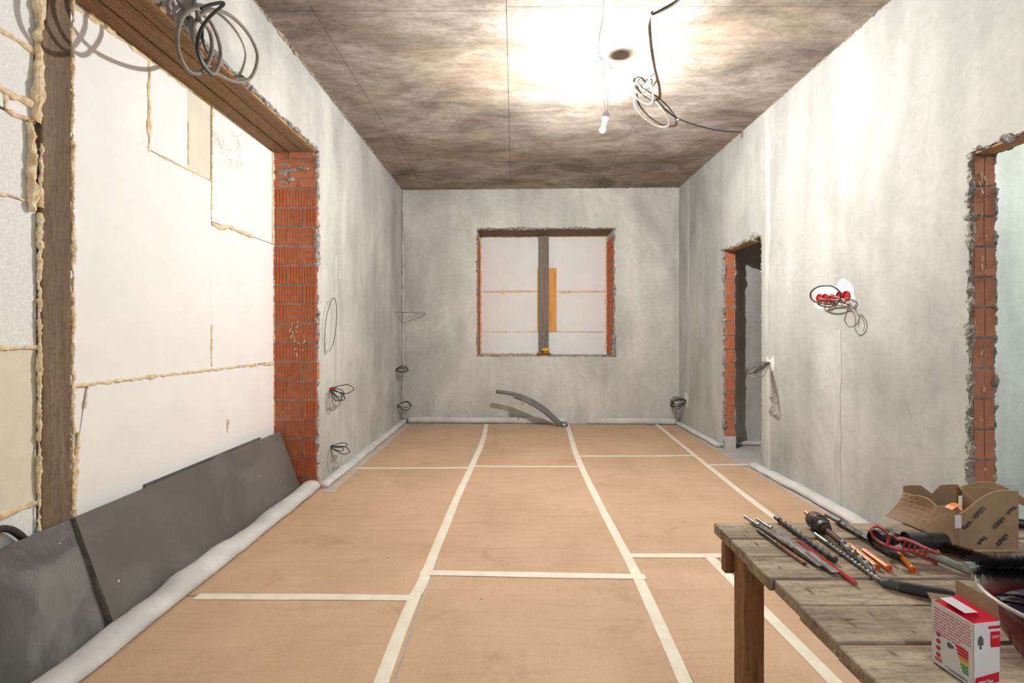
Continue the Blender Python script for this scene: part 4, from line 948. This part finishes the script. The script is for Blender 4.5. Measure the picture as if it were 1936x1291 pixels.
S0 = B_ + Vector((-.012, .007, -.006)); S1 = tz(1838, 1082, .009); rod(S0, S1, .0078, 'zinc', br, 'stem')
S2 = Vector((.722, .79, .858)); E2 = Vector((.96, .765, .864))
kb = thing('bristle_brush', 'black bristle brush lying across the rim of the red bowl', 'brush', (S2.x, S2.y, .842))
MB().tube([S2 - Vector((.012, -.001, 0)), S2 + Vector((.004, 0, 0))], .0072, 14).build('ferrule', 'zinc', kb)
MB().tube([S2, E2], .005, 8).build('brush_core', 'dark_steel', kb)
def bristles(p, q, n, L, mat, parent, name, rmin=.0, up_only=False):
    b = MB(); p = Vector(p); q = Vector(q); d = (q - p).normalized(); e = d.orthogonal().normalized(); g = d.cross(e)
    for k in range(n):
        t = random.random(); a = random.uniform(0, 2 * PI); o = e * math.cos(a) + g * math.sin(a)
        l = L * random.uniform(.75, 1.05); c = p.lerp(q, t)
        if c.z + o.z * l < TZ + .001: o = Vector((o.x, o.y, max(o.z, (TZ + .001 - c.z) / l)))
        tip = c + o * l + d * random.uniform(-.004, .004)
        w_ = d.cross(o).normalized() * .0007
        b.add([c - w_, c + w_, c + d * .001, tip], [(0, 1, 3), (1, 2, 3), (2, 0, 3)])
    return tag(b.build(name, mat, parent), kind='stuff')
bristles(S2, E2, 5200, .022, 'bristle_black', kb, 'bristles')
# brown brush lying behind
b0 = tz(1775, 1030, .014); b1 = tz(1872, 1062, .014)
bb = thing('bristle_brush', 'brown bristle brush lying in front of the torn cardboard box', 'brush', (b0.x, b0.y, TZ))
MB().tube([b0, b1], .004, 8).build('twisted_wire', 'dark_steel', bb)
bristles(b0, b1, 3600, .014, 'bristle_brown', bb, 'bristles')
# black plastic caps
def cap(label, u, v, h, r, L, dirv):
    c = tz(u, v, r + .001); t = thing('pipe_cap', label, 'pipe fitting', (c.x, c.y, TZ), 'black plastic fittings behind the red handle')
    dv = Vector(dirv).normalized()
    MB().lathe([(r * .86, .004), (r * .86, 0.0), (r, 0), (r, .006), (r * .93, .008), (r * .93, L - .006), (r * .88, L), (0, L)], c, 24, dv).build('shell', 'black', t, smooth=False)
    MB().lathe([(r * .97, L * .55), (r * .99, L * .58), (r * .99, L * .66), (r * .97, L * .7)], c, 24, dv).build('ring', 'black', t)
    MB().lathe([(0, .012), (r * .84, .012), (r * .84, .014), (0, .014)], c, 20, dv).build('inner_disc', 'dark_steel', t)
cap('black plastic pipe fitting behind the left end of the red handle', 1655, 1019, 0, .020, .050, (.045, .012, .0))
cap('longer black plastic pipe fitting in front of the torn cardboard box', 1712, 1022, 0, .019, .085, (.085, -.002, 0))
# torn cardboard box
bx = thing('cardboard_box', 'torn open brown cardboard box printed with slanting black lettering', 'box', (1.05, 1.17, TZ))
T = .003
def panel(g, name='panel'): return MB().sheet(g, T).build(name, 'card', bx)
FX0, FX1, FY = .973, 1.103, 1.10
def front(s, t):
    ht = .128 * (0.60 + 0.40 * math.sin(min(1, s * 1.25) * PI / 2) ** 1.3)
    return Vector((FX0 + (FX1 - FX0) * s, FY + .006 * math.sin(s * 3) * t, TZ + .002 + ht * t))
fpan = panel([[front(s / 10, t / 4) for s in range(11)] for t in range(5)])
panel([[(FX1, FY + .135 * s / 4, TZ + .002 + (.128 - .03 * s / 4) * t / 3) for s in range(5)] for t in range(4)])
panel([[(FX0 - .002 - .008 * s / 4 + .006 * t, FY + .075 * s / 4, TZ + .002 + (.075 + .012 * math.sin(s)) * t / 3) for s in range(5)] for t in range(4)])
# left flap, folded outwards and curling
def flap(s, t):                                           # s along from near right to far left, t upward
    a = Vector((.985, 1.150, TZ + .003)).lerp(Vector((.962, 1.300, TZ + .003)), s)
    b = Vector((.990, 1.150, TZ + .066)).lerp(Vector((1.010, 1.300, TZ + .075)), s)
    p = a.lerp(b, t); p.x += .018 * math.sin(t * PI) * math.sin(s * PI * .9) - .01 * t * (1 - s); p.z += .010 * math.sin(s * PI * 1.5) * t
    return p
panel([[flap(s / 8, t / 6) for s in range(9)] for t in range(7)], 'flap')
panel([[(1.008 + .10 * s / 6, 1.302 - .05 * s / 6 + .004 * math.sin(s * 1.5), TZ + .002 + (.078 + .018 * s / 6 - (.02 if s in (3,) else 0)) * t / 3) for s in range(7)] for t in range(4)])
panel([[Vector((1.105, 1.252, TZ + .094)).lerp(Vector((1.090, 1.16, TZ + .06)), t / 4) + Vector((.03 * s / 3, -.004 * s, -.004 * s * t / 4)) for s in range(4)] for t in range(5)], 'flap')
panel([[(1.108 + .10 * s / 6, 1.262 - .012 * s, TZ + .085 + .028 * math.sin(s / 6 * PI) * (1 - .2 * t) - .006 * t) for s in range(7)] for t in range(4)], 'flap')
# tape scraps
MB().sheet([[Vector((.972 + .05 * s / 6, 1.135 - .010 * t, TZ + .083 + .012 * math.sin(s / 6 * PI) - .012 * (s / 6) ** 2)) for s in range(7)] for t in range(3)], .0006).build('tape_strip', 'orange', bx)
MB().sheet([[Vector((.962 + .014 * s, 1.0965, TZ + .050 + .028 * t)) for s in range(2)] for t in range(2)], .0006).build('sticker', 'box_white', bx)
def text_mesh(body, size):
    cu = bpy.data.curves.new('t', 'FONT'); cu.body = body; cu.size = size; cu.offset = size * .02
    ob_ = bpy.data.objects.new('t', cu); COL.objects.link(ob_); bpy.context.view_layer.update()
    me = bpy.data.meshes.new_from_object(ob_.evaluated_get(bpy.context.evaluated_depsgraph_get()))
    vs_ = [v.co.copy() for v in me.vertices]; fs_ = [tuple(p.vertices) for p in me.polygons]
    bpy.data.objects.remove(ob_); bpy.data.curves.remove(cu); bpy.data.meshes.remove(me); return vs_, fs_
def print_text(body, size, org, ex, ey, name, mat, parent, ang=0.0):
    vs_, fs_ = text_mesh(body, size); ex = Vector(ex).normalized(); ey = Vector(ey).normalized(); ca, sa = math.cos(ang), math.sin(ang)
    MB().add([Vector(org) + ex * (v.x * ca - v.y * sa) + ey * (v.x * sa + v.y * ca) for v in vs_], fs_).build(name, mat, parent)
for body, sx, sz, an, sz_ in (('Tech - КРЕП', .010, .044, .77, .0122), ('Tech - КРЕП', .120, .100, .77 + PI, .0122), ('Tech', .056, .034, .77 + PI, .0122), ('- КРЕП', .080, .004, .77, .0122)):
    print_text(body, sz_, (FX0 + sx, FY - .0024, TZ + sz), (1, 0, 0), (0, 0, 1), 'printed_text', 'ink', fpan, an)
# black tube lying at the right edge
a = tz(1905, 985, .012); b = tz(2020, 1003, .012)
bt = MB().tube([a, b], .011, 14).build('plastic_tube', 'black', loc=(a.x, a.y, TZ), smooth=False); tag(bt, 'glossy black tube lying behind the cardboard box at the right edge', 'tube')

# ------------------------------------------------------------------ bulb carton
pA = Vector((.606, .728, TZ)); pB = Vector((.613, .670, TZ)); ey_ = (pA - pB).normalized(); ex_ = Vector((ey_.y, -ey_.x, 0))
BWd, BDp, BH = .040, .060, .088
ct = thing('bulb_carton', 'open white and red light bulb carton standing on the table', 'carton', pB)
W = lambda a, b, h: pB + ex_ * a + ey_ * b + Vector((0, 0, h))
cb_ = MB()
th = .0007
def wall4(p, q, hp, hq, nrm):
    cb_.prism([p, q, q + Vector((0, 0, hq)), p + Vector((0, 0, hp))], nrm * -th)
wall4(W(0, BDp, .0005), W(0, 0, .0005), BH, BH * .985, -ex_); wall4(W(0, 0, .0005), W(BWd, 0, .0005), BH * .985, BH, -ey_)
wall4(W(BWd, 0, .0005), W(BWd, BDp, .0005), BH, BH, ex_); wall4(W(BWd, BDp, .0005), W(0, BDp, .0005), BH, BH, ey_)
cb_.prism([W(0, 0, .0005), W(BWd, 0, .0005), W(BWd, BDp, .0005), W(0, BDp, .0005)], (0, 0, th))
slv = cb_.build('sleeve', 'box_white', ct)
lid_ = MB().sheet([[W(BWd * s, BDp * (.02 + .96 * t), BH + .0015 + (.004 * t if s else -.004 * (1 - t)) - .003 * (1 - s)) for s in (0, 1)] for t in (0, .5, 1)], th).build('lid', 'print_red', ct)
MB().sheet([[W(BWd * (.18 + .5 * s), BDp * (.30 + .6 * t), BH + .0035 + .002 * t) for s in (0, 1)] for t in (0, 1)], .0003).build('lid_label', 'box_white', lid_)
MB().sheet([[W(BWd + .004 * t, BDp * (.98 - .96 * s) + .006 * t, BH + (.026 - .004 * s) * t) for s in (0, .5, 1)] for t in (0, .5, 1)], th).build('flap', 'card', ct)
MB().sheet([[W(BWd * s, BDp + .001 + .006 * t, BH + .008 * t * (1 - s)) for s in (0, .5, 1)] for t in (0, .5, 1)], th).build('flap', 'card', ct)
e = .0004
def qL(b0, b1, h0, h1, mat, name='print'):       # printed patch on the left face, b measured from the near corner
    return MB().add([W(-e, b1, h0), W(-e, b0, h0), W(-e, b0, h1), W(-e, b1, h1)], [(0, 1, 2, 3)]).build(name, mat, slv)
def qF(a0, a1, h0, h1, mat, name='print', sk=0.0): 
    return MB().add([W(a0, -e, h0), W(a1, -e, h0 + sk), W(a1, -e, h1 + sk), W(a0, -e, h1)], [(0, 1, 2, 3)]).build(name, mat, slv)
lines = MB()
for r_ in range(9):
    h = BH * .90 - r_ * .0042; b = BDp * .93
    while b > BDp * (.08 if r_ < 7 else .3):
        l = random.uniform(.004, .011); b2 = max(b - l, BDp * .06)
        lines.add([W(-e, b, h), W(-e, b2, h), W(-e, b2, h + .0016), W(-e, b, h + .0016)], [(0, 1, 2, 3)]); b = b2 - .0014
lines.build('fine_print', 'print_pink', slv)
for k, m_ in enumerate(('print_red', 'print_red', 'print_red', 'print_orange', 'print_yellow', 'print_green', 'print_green', 'print_green')):
    h = BH * .48 - k * .0042; L = .016 - k * .0013
    MB().add([W(-e, .007 , h), W(-e, .007, h + .0034), W(-e, .007 + L, h + .0034), W(-e, .0092 + L, h + .0017), W(-e, .007 + L, h)], [(0, 1, 2, 3, 4)]).build('energy_bar', m_, slv)
MB().add([W(-e, .036, BH * .40), W(-e, .036, BH * .48), W(-e, .031, BH * .48), W(-e, .026, BH * .44), W(-e, .031, BH * .40)], [(0, 1, 2, 3, 4)]).build('energy_arrow', 'print_grey', slv)
for k in range(4):
    c = W(-e, .049, BH * (.18 + .11 * k))
    MB().lathe([(.0022, 0), (.0034, 0), (.0034, .0002), (.0022, .0002), (.0022, 0)], c, 14, -ex_).build('symbol', 'print_pink', slv)
qL(.044, .054, BH * .07, BH * .13, 'print_pink'); qL(.008, .040, BH * .065, BH * .075, 'print_grey'); qL(.008, .034, BH * .045, BH * .055, 'print_grey')
qF(.022, .0395, BH * .90, BH * .945, 'print_red'); qF(.025, .0395, BH * .62, BH * .86, 'print_red'); qF(.002, .038, BH * .02, BH * .17, 'print_red', sk=.006)
ic = [(-.0042, 0), (.0042, 0), (.0042, .008), (.0025, .0115), (0, .013), (-.0025, .0115), (-.0042, .008)]
MB().add([W(.010 + x, -e, BH * .66 + y) for x, y in ic], [tuple(range(len(ic)))]).build('bulb_icon', 'print_grey', slv)
qF(.0085, .0115, BH * .60, BH * .655, 'print_grey')
print_text('700Лм', .0075, W(.006, -e * 2, BH * .055), ex_, (0, 0, 1), 'printed_text', 'box_white', slv, .12)
print_text('СВЕТ', .0045, W(.0265, -e * 2, BH * .76), ex_, (0, 0, 1), 'printed_text', 'box_white', slv)

# ------------------------------------------------------------------ red bowl
bc = Vector((.818, .705, TZ)); R = .124
bo = thing('enamel_bowl', 'dark red enamel bowl with pale rim at the lower right edge', 'bowl', bc)
shl = MB().lathe([(0.0, .001), (.07, .001), (.085, .008), (.108, .045), (R, .088), (R - .004, .089), (.104, .046), (.08, .012), (0, .009)], bc, 48).build('shell', 'enamel', bo, smooth=True)
MB().tube([bc + Vector((R * math.cos(t), R * math.sin(t), .089)) for t in [2 * PI * k / 48 for k in range(48)]], .0032, 8, True).build('rim', 'rim', shl, smooth=True)
bag = thing('navy_pouch', 'dark navy strapped pouch lying inside the red bowl', 'pouch', bc + Vector((0, 0, .012)))
pbd = MB().lathe([(0, .0125), (.06, .0125), (.083, .03), (.097, .045), (.104, .062), (.085, .074), (.05, .082), (0, .084)], bc, 32).build('body', 'navy', bag, smooth=True)
def dome(x, y):
    rr = math.hypot(x, y); pr_ = [(0, .084), (.05, .082), (.085, .074), (.104, .062)]
    for (r0, z0), (r1, z1) in zip(pr_, pr_[1:]):
        if rr <= r1: return z0 + (z1 - z0) * (rr - r0) / (r1 - r0)
    return .062
for x0, x1 in ((-.075, -.045), (-.052, -.012), (-.02, .03), (.03, .06)):
    pts = [(x0 + (x1 - x0) * j / 8, .075 - .15 * j / 8) for j in range(9)]
    MB().sheet([[bc + Vector((x + o_, y, dome(x + o_, y) + .002)) for x, y in pts] for o_ in (-.006, .006)], .002).build('strap', 'black', pbd)
